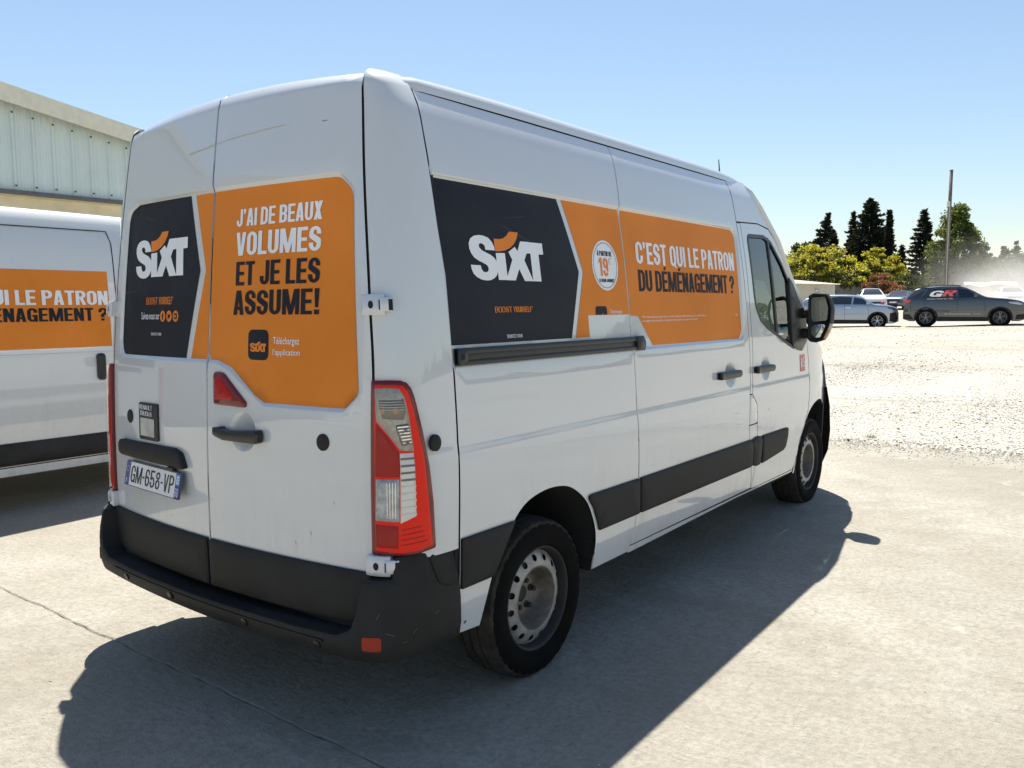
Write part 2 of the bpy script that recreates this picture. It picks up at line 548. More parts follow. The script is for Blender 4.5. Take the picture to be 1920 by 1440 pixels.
def glyph(ch, t=.165, b=.14, w=.46):
    """condensed capitals made of overlapping strokes, cap height 1 -> polygons, advance width"""
    r = .27 if w < .6 else .32; h = w / 2
    A = lambda cx, cy, a0, a1, rx=h, ry=r: arc(cx, cy, rx, ry, t, b, a0, a1)
    top = A(h, 1-r, 0, 180); bot = A(h, r, 180, 360)
    Ls = rc(0, r, t, 1-r); Rs = rc(w-t, r, w, 1-r)
    E = [rc(0, 0, t, 1), rc(0, 1-b, w*.9, 1), rc(0, .5-b/2, w*.84, .5+b/2), rc(0, 0, w*.9, b)]
    acc = {'É': [(.17, 1.06), (.27, 1.06), (.36, 1.22), (.22, 1.22)], 'À': [(.20, 1.06), (.30, 1.06), (.24, 1.22), (.10, 1.22)]}
    if ch in acc:
        g, adv = glyph({'É': 'E', 'À': 'A'}[ch], t, b, w); return g + [acc[ch]], adv
    P = [rc(0, 0, t, 1), rc(0, 1-b, h, 1), rc(0, .44, h, .44+b), A(h, 1-.24, 0, 90, h, .24), A(h, .44+.24, -90, 0, h, .24), rc(w-t, .67, w, .77)]
    D = {'A': ([[(0, 0), (t, 0), (.5*w+.035, 1), (.5*w-t*.62, 1)], [(w, 0), (w-t, 0), (.5*w-.035, 1), (.5*w+t*.62, 1)], rc(.22*w, .20, .78*w, .20+b*.95)], w),
         'B': ([rc(0, 0, t, 1), rc(0, 1-b, h, 1), rc(0, .5-b/2, h, .5+b/2), rc(0, 0, h, b), A(h, 1-.22, 0, 90, h, .22), A(h, .43+.22, -90, 0, h*.98, .22), rc(w-t, .62, w*.99, .80), A(h, .57-.22, 0, 90, h, .22), A(h, .22, -90, 0, h, .22), rc(w-t, .2, w, .37)], w),
         'C': ([top, bot, Ls, rc(w-t, .62, w, 1-r), rc(w-t, r, w, .38)], w), 'D': ([rc(0, 0, t, 1), rc(0, 1-b, h*.9, 1), rc(0, 0, h*.9, b), A(h*.9, 1-r, 0, 90, w-h*.9), A(h*.9, r, -90, 0, w-h*.9), Rs], w),
         'E': (E, w*.9), 'F': ([rc(0, 0, t, 1), rc(0, 1-b, w*.9, 1), rc(0, .46, w*.8, .46+b)], w*.88), 'G': ([top, bot, Ls, rc(w-t, .66, w, 1-r), rc(w-t, 0, w, .5), rc(h, .5-b, w, .5)], w),
         'H': ([rc(0, 0, t, 1), rc(w-t, 0, w, 1), rc(0, .5-b/2, w, .5+b/2)], w), 'I': ([rc(0, 0, t, 1)], t), 'J': ([rc(w*.9-t, .22, w*.9, 1), arc(w*.45, .24, w*.45, .24, t, b, 180, 360), rc(0, .23, t, .36)], w*.9),
         'K': ([rc(0, 0, t, 1), [(t*.6, .35), (w-t, 1), (w, 1), (t*.6, .62)], [(w*.34, .55), (w, 0), (w-t*1.1, 0), (w*.2, .5)]], w),
         'L': ([rc(0, 0, t, 1), rc(0, 0, w*.86, b)], w*.84), 'M': ([rc(0, 0, t*.92, 1), rc(w*1.42-t*.92, 0, w*1.42, 1), [(0, 1), (t*1.25, 1), (w*.71+t*.42, 0), (w*.71-t*.42, 0)], [(w*1.42, 1), (w*1.42-t*1.25, 1), (w*.71-t*.42, 0), (w*.71+t*.42, 0)]], w*1.42),
         'N': ([rc(0, 0, t, 1), rc(w*1.02-t, 0, w*1.02, 1), [(0, 1), (t*1.05, 1), (w*1.02, 0), (w*1.02-t*1.05, 0)]], w*1.02), 'O': ([top, bot, Ls, Rs], w), 'P': (P, w*.98),
         'Q': ([top, bot, Ls, Rs, [(w*.5, .16), (w*.72, .22), (w*1.04, -.07), (w*.78, -.07)]], w), 'R': (P + [[(w*.36, .5), (w*.72, .5), (w*1.02, 0), (w*1.02-t, 0)]], w*1.0),
         'S': ([top, bot, rc(w-t, .68, w, 1-r), rc(0, r, t, .34), [(0, 1-r), (t, 1-r), (t, .70), (w*.93, .50), (w, .42), (w, r), (w-t, r), (w-t, .32), (w*.10, .52), (0, .60)]], w),
         'T': ([rc(w*.46-t/2, 0, w*.46+t/2, 1), rc(0, 1-b, w*.92, 1)], w*.92), 'U': ([bot, rc(0, r, t, 1), rc(w-t, r, w, 1)], w),
         'V': ([[(0, 1), (t, 1), (.5*w+.035, 0), (.5*w-t*.62, 0)], [(w, 1), (w-t, 1), (.5*w-.035, 0), (.5*w+t*.62, 0)]], w), 'X': ([[(0, 1), (t*1.15, 1), (w, 0), (w-t*1.15, 0)], [(0, 0), (t*1.15, 0), (w, 1), (w-t*1.15, 1)]], w),
         'Y': ([[(0, 1), (t, 1), (w*.5+.03, .36), (w*.5-t*.5, .36)], [(w, 1), (w-t, 1), (w*.5-.03, .36), (w*.5+t*.5, .36)], rc(w*.5-t/2, 0, w*.5+t/2, .48)], w),
         'Z': ([rc(0, 1-b, w*.92, 1), rc(0, 0, w*.92, b), [(0, b*.8), (t*1.1, b*.8), (w*.92, 1-b*.8), (w*.92-t*1.1, 1-b*.8)]], w*.92),
         '0': ([top, bot, Ls, Rs], w), '1': ([rc(w*.28, 0, w*.28+t, 1), [(0, .70), (0, .82), (w*.28, 1), (w*.4, 1), (w*.3, .78)]], w*.70),
         '5': ([rc(0, .48, t, 1), rc(0, 1-b, w*.94, 1), A(h, .31, 0, 150, h, .31), A(h, .27, 180, 360), rc(w-t, .26, w, .33), rc(0, .24, t, .32)], w),
         '6': ([A(h, 1-r, 20, 180), A(h, .58-r+.02, 0, 180), bot, Ls, rc(w-t, r, w, .34), rc(w-t, .70, w, .78)], w), '9': ([top, A(h, .42+r, 180, 360), A(h, r, 180, 340), Rs, rc(0, .66, t, 1-r), rc(0, .22, t, .32)], w),
         '8': ([A(h, .77, 0, 360, h*.94, .23), A(h, .27, 0, 360, h, .285)], w), '?': ([A(h, 1-r, 0, 180), rc(0, .66, t, 1-r), [(w-t, 1-r), (w, 1-r), (w, .58), (w*.62, .40), (w*.62, .27), (w*.62-t, .27), (w*.62-t, .46), (w-t, .66)], rc(w*.62-t, 0, w*.62, .17)], w),
         '!': ([[(.02, 1), (t+.03, 1), (t, .27), (.05, .27)], rc(.02, 0, t+.03, .18)], t + .05), "'": ([[(0, 1), (t*.95, 1), (t*.75, .74), (.02, .70)]], t), '-': ([rc(0, .40, .22, .40+b)], .22), '*': ([rc(.05, .72, .11, 1), [(0, .80), (.04, .76), (.16, .90), (.12, .95)], [(.16, .80), (.12, .76), (0, .90), (.04, .95)]], .16),
         '€': ([A(h+.08, 1-r, 25, 180), A(h+.08, r, 180, 335), rc(.08, r, t+.08, 1-r), rc(0, .56, w*.8, .56+b*.7), rc(0, .36, w*.8, .36+b*.7)], w + .08), '.': ([rc(0, 0, t, .16)], t), 'É': (E, w)}
    if ch == ' ':
        return [], .20
    return D[ch]

def union_mesh(polys):
    pts = []; faces = []
    for P in polys:
        if area(P) < 0: P = P[::-1]
        i0 = len(pts); pts += [Vector(p) for p in P]; faces.append(list(range(i0, i0 + len(P))))
    res = delaunay_2d_cdt(pts, [], faces, 0, 1e-6)
    V = np.array([tuple(v) for v in res[0]]).reshape(-1, 2)
    T = [tuple(f) for f, ids in zip(res[2], res[5]) if len(ids)]
    return V, T

def text_polys(s, gap=.055, **kw):
    x = 0; out = []
    for ch in s:
        g, adv = glyph(ch, **kw)
        out.append([[(px + x, py) for px, py in P] for P in g]); x += adv + (gap if ch != ' ' else 0)
    return out, x - gap

def put_text(name, s, x0, x1, z0, z1, f, m, parent, off=.003, flip=1, slant=0., **kw):
    """writes s into the box x0..x1, z0..z1 (cap height) on a surface; flip=-1 for surfaces read towards falling u"""
    polys, W = text_polys(s, **kw)
    XV = []; Fc = []
    sx = (x1 - x0) / W; sz = z1 - z0
    for P in polys:
        if not P: continue
        V, T = union_mesh(P)
        u = x0 + (V[:, 0] + slant * V[:, 1]) * sx; v = z0 + V[:, 1] * sz
        X = np.stack(f(u, v, np.full(len(V), off)), -1)
        n = len(XV); XV += [tuple(x) for x in X]; Fc += [tuple(i + n for i in t) for t in T]
    return mesh(name, XV, Fc, m, parent)

def put_polys(name, polys, fn, f, m, parent, off=.003):
    V, T = union_mesh(polys)
    Q = np.array([fn(*p) for p in V])
    X = np.stack(f(Q[:, 0], Q[:, 1], np.full(len(V), off)), -1)
    return mesh(name, X, T, m, parent)

def put_font(name, s, x0, x1, z0, z1, f, m, parent, off=.003, weight=.012):
    """lower-case lettering from the built-in typeface, squeezed into a box"""
    cu = bpy.data.curves.new(name, 'FONT'); cu.body = s; cu.resolution_u = 2; cu.offset = weight
    o = bpy.data.objects.new(name, cu); COL.objects.link(o)
    bpy.context.view_layer.update()
    me = o.evaluated_get(bpy.context.evaluated_depsgraph_get()).to_mesh()
    V = np.array([tuple(v.co) for v in me.vertices]); T = [tuple(p.vertices) for p in me.polygons]
    bpy.data.objects.remove(o); bpy.data.curves.remove(cu)
    mn, mx = V.min(0), V.max(0)
    u = x0 + (V[:, 0] - mn[0]) / (mx[0] - mn[0]) * (x1 - x0); v = z0 + (V[:, 1] - mn[1]) / (mx[1] - mn[1]) * (z1 - z0)
    X = np.stack(f(u, v, np.full(len(V), off)), -1)
    return mesh(name, X, T, m, parent)

LOGO = dict(
 S=[(.901,.685),(.887,.765),(.825,.869),(.701,.958),(.52,.998),(.362,1.0),(.201,.974),(.068,.908),(0,.8),(.003,.686),(.053,.585),(.146,.496),(.286,.434),(.43,.392),(.56,.349),(.613,.303),(.62,.25),(.591,.201),(.503,.181),(.421,.196),(.369,.253),(.347,.331),(.009,.331),(.028,.231),(.081,.139),(.187,.069),(.33,.02),(.496,0),(.651,.008),(.795,.052),(.89,.113),(.944,.185),(.956,.272),(.952,.369),(.929,.454),(.843,.526),(.729,.58),(.581,.621),(.436,.667),(.353,.726),(.341,.778),(.374,.811),(.434,.822),(.507,.803),(.551,.758),(.56,.684)],
 I=[(.924,.629),(1.264,.643),(1.298,.025),(.958,.023)],
 X=[(1.403,.674),(1.669,.809),(1.76,.711),(1.898,.948),(2.205,.952),(2.112,.672),(2.006,.509),(2.31,.02),(1.959,.017),(1.769,.292),(1.601,.024),(1.243,.023),(1.292,.112),(1.529,.501)],
 T=[(1.898,.948),(2.792,.949),(2.804,.679),(2.605,.672),(2.64,.019),(2.3,.02),(2.269,.682),(2.102,.672)],
 W=[(.898,.949),(1.101,.953),(1.249,.981),(1.386,1.05),(1.494,1.151),(1.838,1.152),(1.777,1.014),(1.662,.885),(1.488,.775),(1.277,.704),(1.076,.675),(.913,.672)])

def put_logo(x0, z0, h, f, m_let, m_sw, parent, off=.003, sx=1.):
    fn = lambda px, py: (x0 + px * h * sx, z0 + py * h)
    put_polys('lettering', [LOGO[k] for k in 'SIXT'], fn, f, m_let, parent, off)
    put_polys('emblem', [LOGO['W']], fn, f, m_sw, parent, off)

# ================================================================== the setting
CONC = None
def concrete_mat():
    m = bpy.data.materials.new('concrete'); m.use_nodes = True
    nt = m.node_tree; b = nt.nodes['Principled BSDF']; co = objco(nt)
    big = noise_(nt, .55, 6, .62, co); mid = noise_(nt, 2.6, 6, .65, co); fine = noise_(nt, 34, 5, .7, co); grit = noise_(nt, 160, 3, .7, co)
    c = mixc(nt, ramp(nt, big, [(.40, 0.), (.60, 1.)]), (0.300, 0.277, 0.228), (0.386, 0.365, 0.314))
    c = mixc(nt, math_(nt, 'MULTIPLY', ramp(nt, mid, [(.44, 0.), (.66, 1.)]), .5), c, (0.284, 0.257, 0.205))
    c = mixc(nt, ramp(nt, fine, [(.34, .55), (.60, 0.)]), c, (0.198, 0.182, 0.149))
    c = mixc(nt, ramp(nt, grit, [(.28, .5), (.42, 0.)]), c, (0.125, 0.119, 0.106))
    # pale scaled-off patches
    pt = noise_(nt, 1.25, 7, .72, co)
    c = mixc(nt, ramp(nt, pt, [(.60, 0.), (.66, .55)]), c, (0.396, 0.386, 0.360))
    bl = noise_(nt, .8, 5, .6, co, (1.6, .7, 1))
    c = mixc(nt, ramp(nt, bl, [(.55, 0.), (.70, .6)]), c, (0.238, 0.218, 0.175))
    sp = nt.nodes.new('ShaderNodeTexVoronoi'); sp.inputs['Scale'].default_value = 3.3; nt.links.new(co, sp.inputs['Vector'])
    c = mixc(nt, ramp(nt, sp.outputs['Distance'], [(.012, .8), (.03, 0.)]), c, (0.066, 0.059, 0.050))
    nt.links.new(c, b.inputs['Base Color'])
    b.inputs['Roughness'].default_value = .88
    b.inputs['Specular IOR Level'].default_value = .3
    # brushed, dragged relief
    wv = noise_(nt, 11, 7, .74, co); dr = noise_(nt, 38, 4, .65, co, (1, .35, 1)); lump = noise_(nt, 4.5, 5, .6, co)
    h = math_(nt, 'ADD', math_(nt, 'MULTIPLY', wv, .9), math_(nt, 'ADD', math_(nt, 'MULTIPLY', dr, .55), math_(nt, 'MULTIPLY', grit, .22)))
    h = math_(nt, 'ADD', h, math_(nt, 'MULTIPLY', lump, 1.1))
    # trowelled crust: short curled ridges, stronger in patches
    cz = nt.nodes.new('ShaderNodeTexNoise'); cz.inputs['Scale'].default_value = 10; cz.inputs['Detail'].default_value = 2.5; cz.inputs['Distortion'].default_value = 1.6; nt.links.new(co, cz.inputs['Vector'])
    rdg = ramp(nt, math_(nt, 'ABSOLUTE', math_(nt, 'SUBTRACT', cz.outputs['Fac'], .5)), [(0., 1.), (.045, 0.)])
    msk = ramp(nt, noise_(nt, 1.9, 5, .65, co), [(.50, .0), (.66, 1.)])
    rdg = math_(nt, 'MULTIPLY', rdg, msk)
    h = math_(nt, 'ADD', h, math_(nt, 'MULTIPLY', rdg, .15))
    c = mixc(nt, math_(nt, 'MULTIPLY', rdg, .14), c, (0.191, 0.175, 0.139))
    nt.links.new(c, b.inputs['Base Color'])
    bn = nt.nodes.new('ShaderNodeBump'); bn.inputs['Strength'].default_value = 1; bn.inputs['Distance'].default_value = .020
    nt.links.new(h, bn.inputs['Height']); nt.links.new(bn.outputs[0], b.inputs['Normal'])
    return m

def gravel_mat():
    m = bpy.data.materials.new('gravel_ground'); m.use_nodes = True
    nt = m.node_tree; b = nt.nodes['Principled BSDF']; co = objco(nt)
    v = nt.nodes.new('ShaderNodeTexVoronoi'); v.inputs['Scale'].default_value = 34; nt.links.new(co, v.inputs['Vector'])
    big = noise_(nt, .16, 6, .65, co); mid = noise_(nt, 1.1, 6, .7, co)
    st = noise_(nt, .5, 6, .7, co, (1., .22, 1))
    sep = nt.nodes.new('ShaderNodeSeparateColor'); nt.links.new(v.outputs['Color'], sep.inputs[0])
    c = mixc(nt, sep.outputs[0], (0.370, 0.350, 0.300), (0.488, 0.475, 0.436))
    c = mixc(nt, ramp(nt, v.outputs['Distance'], [(.30, 0.), (.66, .45)]), c, (0.238, 0.218, 0.178))
    c = mixc(nt, math_(nt, 'MULTIPLY', ramp(nt, mid, [(.42, 0.), (.68, 1.)]), .5), c, (0.370, 0.347, 0.290))
    c = mixc(nt, math_(nt, 'MULTIPLY', ramp(nt, st, [(.52, 0.), (.62, 1.)]), .45), c, (0.224, 0.201, 0.162))
    sx = nt.nodes.new('ShaderNodeSeparateXYZ'); nt.links.new(co, sx.inputs[0])
    fx = nt.nodes.new('ShaderNodeMapRange'); fx.inputs['From Min'].default_value = 13; fx.inputs['From Max'].default_value = 24
    nt.links.new(math_(nt, 'ADD', sx.outputs['X'], math_(nt, 'MULTIPLY', math_(nt, 'SUBTRACT', big, .5), 14.)), fx.inputs['Value'])
    dirt = mixc(nt, mid, (0.310, 0.287, 0.234), (0.396, 0.376, 0.330))
    dirt = mixc(nt, math_(nt, 'MULTIPLY', ramp(nt, st, [(.50, 0.), (.62, 1.)]), .6), dirt, (0.264, 0.241, 0.191))
    c = mixc(nt, math_(nt, 'MULTIPLY', fx.outputs[0], .9), c, dirt)
    nt.links.new(c, b.inputs['Base Color']); b.inputs['Roughness'].default_value = .92
    b.inputs['Specular IOR Level'].default_value = .25
    bn = nt.nodes.new('ShaderNodeBump'); bn.inputs['Strength'].default_value = 1; bn.inputs['Distance'].default_value = .016
    hh = math_(nt, 'ADD', math_(nt, 'MULTIPLY', v.outputs['Distance'], -1.), math_(nt, 'MULTIPLY', mid, 1.4))
    nt.links.new(hh, bn.inputs['Height']); nt.links.new(bn.outputs[0], b.inputs['Normal'])
    return m

# terrain sheet
gx = np.concatenate([[-900, -400, -150, -60, -14], np.linspace(-10, 6.5, 12), np.linspace(7.0, 30, 47), np.linspace(32, 120, 45), [160, 260, 500, 1000]])
gy = np.concatenate([[-900, -400, -150, -70], np.linspace(-40, 45, 86), [80, 160, 400, 900]])
GX, GY = np.meshgrid(gx, gy, indexing='ij')
GZ = H(GX, GY) - .035
for i in range(GX.shape[0]):
    for j in range(GX.shape[1]):
        if GX[i, j] > 7.4 and GX[i, j] < 130:
            GZ[i, j] += .05 * noise.noise(Vector((GX[i, j] * .35, GY[i, j] * .35, 0))) * min(1, (GX[i, j] - 7.4) / 4) + .0
            GZ[i, j] += .034 * min(1, (GX[i, j] - 7.4) / .5)
ni, nj = GX.shape
ground = mesh('ground', np.stack([GX, GY, GZ], -1).reshape(-1, 3), [(i*nj+j, (i+1)*nj+j, (i+1)*nj+j+1, i*nj+j+1) for i in range(ni-1) for j in range(nj-1)], gravel_mat(), smooth=True)
ground['kind'] = 'structure'

def jag(a, b, n, amp, seed):
    r = np.random.default_rng(seed); a = np.array(a, float); b = np.array(b, float)
    d = (b - a) / np.linalg.norm(b - a); nn = np.array([-d[1], d[0]]); out = []
    w = np.cumsum(r.normal(0, 1, n + 1)); w -= np.linspace(w[0], w[-1], n + 1); w /= max(1e-6, np.abs(w).max())
    for k in range(n):
        out.append(tuple(a + (b - a) * k / n + nn * amp * (w[k] + .35 * r.normal())))
    return out
CONCM = concrete_mat()
def slab(name, P, top=.004, th=.12):
    P = [tuple(p) for p in P]
    n = len(P)
    zz = lambda p, o: (p[0], p[1], float(H(min(p[0], 7.59))) + o)
    V = [zz(p, top) for p in P] + [zz(p, top - .006) for p in inset(P, -.006)] + [zz(p, top - th) for p in P]
    Fc = [tuple(range(n))]
    for r0, r1 in ((0, n), (n, 2*n)):
        Fc += [(r0 + j, r1 + j, r1 + (j+1) % n, r0 + (j+1) % n) for j in range(n)]
    o = mesh(name, V, Fc, CONCM)
    o['kind'] = 'structure'
    return o
ja = jag((.10, 12.9), (.115, -30), 520, .013, 3)
slab('concrete_slab', [(-13.9, 12.9)] + [] + [(-13.9, -30)] + [(x - .005 - .006 * abs(math.sin(y * 7.3) * math.sin(y * 23.1)), y) for x, y in ja[::-1]])
edge = jag((7.86, -30), (7.40, 12.9), 300, .10, 5)
slab('concrete_slab', [(x + .006 + .007 * abs(math.sin(y * 11.7) * math.sin(y * 31.3)), y) for x, y in ja] + [(.12, -30)] + edge + [(7.4, 12.9)])

# ------------------------------------------------------------------ warehouse on the left
YW = 13.0
wh = thing('warehouse', 'cream warehouse with pale ribbed metal cladding under a sloping gable roof', 'warehouse', (2, YW, 0))
CREAM = mat('cream_render', (.72, .65, .47), .9, vary=.14, vscale=2.2, bump=.002, bscale=60)
CLAD = mat('ribbed_cladding', (.60, .68, .665), .45, .1, vary=.06, vscale=1.2)
FASC = mat('fascia_metal', (.68, .66, .53), .5, vary=.08)
FLASH = mat('flashing_metal', (.11, .11, .12), .5, vary=.2)
SCREW = mat('screw_head', (.05, .05, .05), .6)
def roofz(x): return 6.9 - .161 * abs(x + 4.0)
X0, X1 = -20., 12.
mb = MB()
mb.box((-4 - 2, 10.2, 1.75 - .2), (X1 - X0 - .2, 19.8, 4.3))
mb.build('wall', CREAM, wh)
for o_ in [wh.children[-1]]: o_.location = (0, .12, .1)
mb = MB()                                              # gable body behind the cladding and the roof planes
V = []
for yy in (.30, 20.0):
    V += [(X0 - 2, yy, 3.70), (X1 - 2, yy, 3.70), (X1 - 2, yy, roofz(X1) - .06), (-6, yy, roofz(-4) - .06), (X0 - 2, yy, roofz(X0) - .06)]
mb.add(V, [(4, 3, 2, 1, 0), (5, 6, 7, 8, 9), (0, 1, 6, 5), (1, 2, 7, 6), (4, 0, 5, 9)])
mb.build('gable', CREAM, wh)
ROOFM = mat('metal_roof', (.42, .41, .38), .5, .2, vary=.12)
for sx in (-1, 1):
    xe = X1 - 2 + .35 if sx > 0 else X0 - 2 - .35
    ze = roofz(xe + 2)
    mb = MB(); mb.add([(-6, -.12, 6.88), (xe, -.12, ze - .02), (xe, 20.2, ze - .02), (-6, 20.2, 6.88), (-6, -.12, 6.94), (xe, -.12, ze + .04), (xe, 20.2, ze + .04), (-6, 20.2, 6.94)],
               [(0, 1, 2, 3), (7, 6, 5, 4), (0, 4, 5, 1), (1, 5, 6, 2), (2, 6, 7, 3), (3, 7, 4, 0)])
    mb.build('roof', ROOFM, wh)
    mb = MB(); n = 2                                   # folded fascia along the verge
    za, zb_ = 6.95, ze + .05
    mb.add([(-6, -.15, za), (xe, -.15, zb_), (xe, -.15, zb_ - .285), (-6, -.15, za - .285), (-6, -.02, za), (xe, -.02, zb_), (xe, -.02, zb_ - .285), (-6, -.02, za - .285), (-6, -.135, za - .305), (xe, -.135, zb_ - .305)],
           [(0, 3, 2, 1), (0, 1, 5, 4), (3, 8, 9, 2), (8, 7, 6, 9)])
    mb.build('fascia', FASC, wh)
PW = .345
k = 0
screws = MB()
x = X0
while x < X1 - .05:
    w = min(PW, X1 - x)
    # one ribbed strip: shallow pan with two low swages and a tall rib at its right edge
    prof = [(0, 0), (.06, 0), (.075, .012), (.10, .012), (.115, 0), (.165, 0), (.18, .012), (.205, .012), (.22, 0), (w - .085, 0), (w - .06, .038), (w - .025, .038), (w - .002, 0)]
    V = []
    for (dx, dy) in prof:
        V.append((x + dx - 2, .20 - dy, 3.79)); V.append((x + dx - 2, .20 - dy, min(roofz(x + dx), 6.85) - .15))
    mesh('cladding_panel', V, [(2*i, 2*i+2, 2*i+3, 2*i+1) for i in range(len(prof) - 1)], CLAD, wh)
    for zz in (3.87, roofz(x + w) - .32):
        screws.box((x + w - .045 - 2, .155, zz), (.028, .022, .028))
    x += w; k += 1
o_ = screws.build('screw_heads', SCREW, wh); o_['kind'] = 'stuff'
mb = MB(); mb.box((-4 - 2, .165, 3.752), (X1 - X0, .16, .066), .008); mb.build('flashing', FLASH, wh)

# ================================================================== the big white van
_hw = pchip([.2, .35, .5, .7, .9, 1.06, 1.3, 1.55, 1.8, 2.05, 2.2, 2.3, 2.36, 2.40, 2.43], [.985, 1.007, 1.024, 1.032, 1.0345, 1.0315, 1.0205, 1.003, .981, .950, .924, .900, .872, .850, .835])
def hw(z): return _hw(z) + .0050 * (1 - sstep(1.040, 1.084, z)) - .002 * (1 - sstep(.6, 1.0, z))
def xr(y, z): return .073 - .002 * (z - .7) + .043 * (z - .7)**2 + .069 * (np.abs(y) / .85)**2
ysm = pchip([.3, .72, 1.32, 1.62, 2.1, 2.365, 2.47], [.890, .892, .892, .868, .815, .787, .772])
s1 = pchip([.3, .73, 1.15, 1.4, 1.75, 2.05, 2.22, 2.45], [.44, .44, .447, .446, .430, .414, .409, .415])
def ztop(y): return 2.455 - .036 * (np.abs(y) / .8)**2.2
def taper(x, z): return .24 * np.maximum(0, x - 4.5)**2 * 1.0

SREC = roundp([(.20, 1.365), (3.218, 1.365), (3.218, 2.072), (.20, 2.072)], [0, .05, .07, 0])
RREC = roundp([(-.758, 1.215), (-.352, 1.215), (-.150, 1.342), (-.065, 1.372), (.800, 1.371), (.815, 1.45), (.772, 2.045), (.655, 2.080), (-.715, 2.072), (-.782, 2.015), (-.834, 1.28)], [.03, .08, .12, .06, .05, .03, .06, .06, .06, .06, .05])
def rec_side(u, v):
    sh = np.shape(u); p = np.stack([np.ravel(u), np.ravel(v)], 1)
    return (.013 * sstep(0, .017, sdist(p, SREC))).reshape(sh)
def rec_rear(u, v):
    sh = np.shape(u); p = np.stack([np.ravel(u), np.ravel(v)], 1)
    return (.013 * sstep(0, .017, sdist(p, RREC))).reshape(sh)
def fs0(u, v, d): return (u, -(hw(v) + d - taper(u, v)), v)
def fs(u, v, d): return fs0(u, v, d - rec_side(u, v))
RROLL = .05
def fr0(u, v, d):
    zt = ztop(u); a = np.clip((v - (zt - RROLL)) / RROLL, 0, 1.5)
    z = np.where(a > 0, zt - RROLL + RROLL * np.sin(a), v)
    x = xr(u, z) + RROLL * (1 - np.cos(a)) - d * np.cos(a)
    return (x, u, z + d * np.sin(a))
def fr(u, v, d): return fr0(u, v, d - rec_rear(u, v))
def frT(u, v, d): return fr(-u, v, d)
def fpil(s, v, d):
    zt = 2.435; a = np.clip((v - (zt - RROLL)) / RROLL, 0, 1.45)
    z = np.where(a > 0, zt - RROLL + RROLL * np.sin(a), v)
    def P(s):
        ya = ysm(z); xa = xr(ya, z); w = hw(z); xb = s1(z); xc = xa + .17 * (w - ya)
        return (1-s)**2*xa + 2*s*(1-s)*xc + s*s*xb, (1-s)**2*ya + 2*s*(1-s)*w + s*s*w
    x, y = P(s); x2, y2 = P(s + .01)
    tx, ty = x2 - x, y2 - y; L = np.hypot(tx, ty); nx, ny = -ty / L, tx / L      # outward: to the rear and to the side
    roll = RROLL * (1 - np.cos(a)) * .8
    return (x + nx * (d - roll), -(y + ny * (d - roll)), z)
def mirY(f): return lambda u, v, d: (lambda X: (X[0], -X[1], X[2]))(f(u, v, d))
fpilL = mirY(fpil)

van = thing('delivery_van', 'large white rental van with black and orange lettering, seen from its rear corner', 'van', (0, 0, 0), group=None)
mirrored = []                                            # parts repeated on the far side
def vp(name, outline, f=fs, m=None, step=.07, **kw):
    kw.setdefault('lip', .006); kw.setdefault('soft', .0016)
    return panel(name, outline, f, m or WHITE, van, step, **kw)

G = .0036                                                # half a shut line
recloops = [inset(SREC, .0), inset(SREC, .016)]
def clip_loop(L, P):                                      # keeps constraint loops only as points well inside an outline
    return L

# --- side panels
def chaikin(P, n=2):
    for _ in range(n):
        Q = [P[0]]
        for a, b in zip(P[:-1], P[1:]):
            Q += [(a[0]*.75 + b[0]*.25, a[1]*.75 + b[1]*.25), (a[0]*.25 + b[0]*.75, a[1]*.25 + b[1]*.75)]
        P = Q + [P[-1]]
    return P
ARCH = [(1.400, .360), (1.414, .505), (1.395, .58), (1.359, .648), (1.330, .692), (1.284, .736), (1.204, .786), (1.13, .810), (1.022, .819), (.918, .806), (.845, .783), (.779, .735), (.71, .65), (.642, .545), (.61, .45), (.582, .352)]
ARCH = chaikin(ARCH)
QUART = [(1.748, .362), (1.758, .397), (1.790, .50), (1.811, .60), (1.806, .85), (1.794, 1.075), (1.790, 1.40), (1.788, 1.552), (1.772, 1.90), (1.762, 2.06), (1.768, 2.085), (1.787, 2.374)]
S1L = [(float(s1(z)), z) for z in (2.374, 2.22, 2.05, 1.75, 1.4, 1.15, .9, .73, .55, .362)]
quarter = QUART[:] + S1L + ARCH[::-1]
SD = [(1.748, .394), (1.758, .397), (1.790, .50), (1.811, .60), (1.806, .85), (1.794, 1.075), (1.790, 1.40), (1.788, 1.552), (1.772, 1.90), (1.762, 2.06), (1.768, 2.085), (1.787, 2.374)]
def clipq(P, x0):
    out = []
    for x, z in P:
        lim = float(np.interp(z, [q_[1] for q_ in SD], [q_[0] for q_ in SD])) + .012
        out.append((max(x, lim), z))
    z0, z1 = min(p[1] for p in P), max(p[1] for p in P)
    return [p for p in out if p[0] > 2.2] + [(float(np.interp(z, [q_[1] for q_ in SD], [q_[0] for q_ in SD])) + .012, z) for z in (z1, z1 * .66 + z0 * .34, z1 * .33 + z0 * .67, z0)]
def hline(z, x0, x1): return [(x0, z), (x1, z), (x1, z + .0005), (x0, z + .0005)]
qp = vp('quarter_panel', inset(quarter, G), loops=[hline(z, .426, 1.754) for z in (2.0548, 2.0595, 2.0635, 2.0675, 2.0722)] + [hline(z, .460, 1.780) for z in (1.365, 1.3735, 1.382)] + [hline(z, .460, 1.782) for z in (1.042, 1.052, 1.062, 1.072, 1.082)], step=.06)
SDF = [(3.237, 2.374), (3.242, 2.11), (3.272, 1.75), (3.300, 1.29), (3.292, 1.075), (3.270, 1.02), (3.268, .82), (3.285, .726), (3.330, .55), (3.360, .394)]
sdh = ellipse(2.975, 1.168, .082, .082, 22)
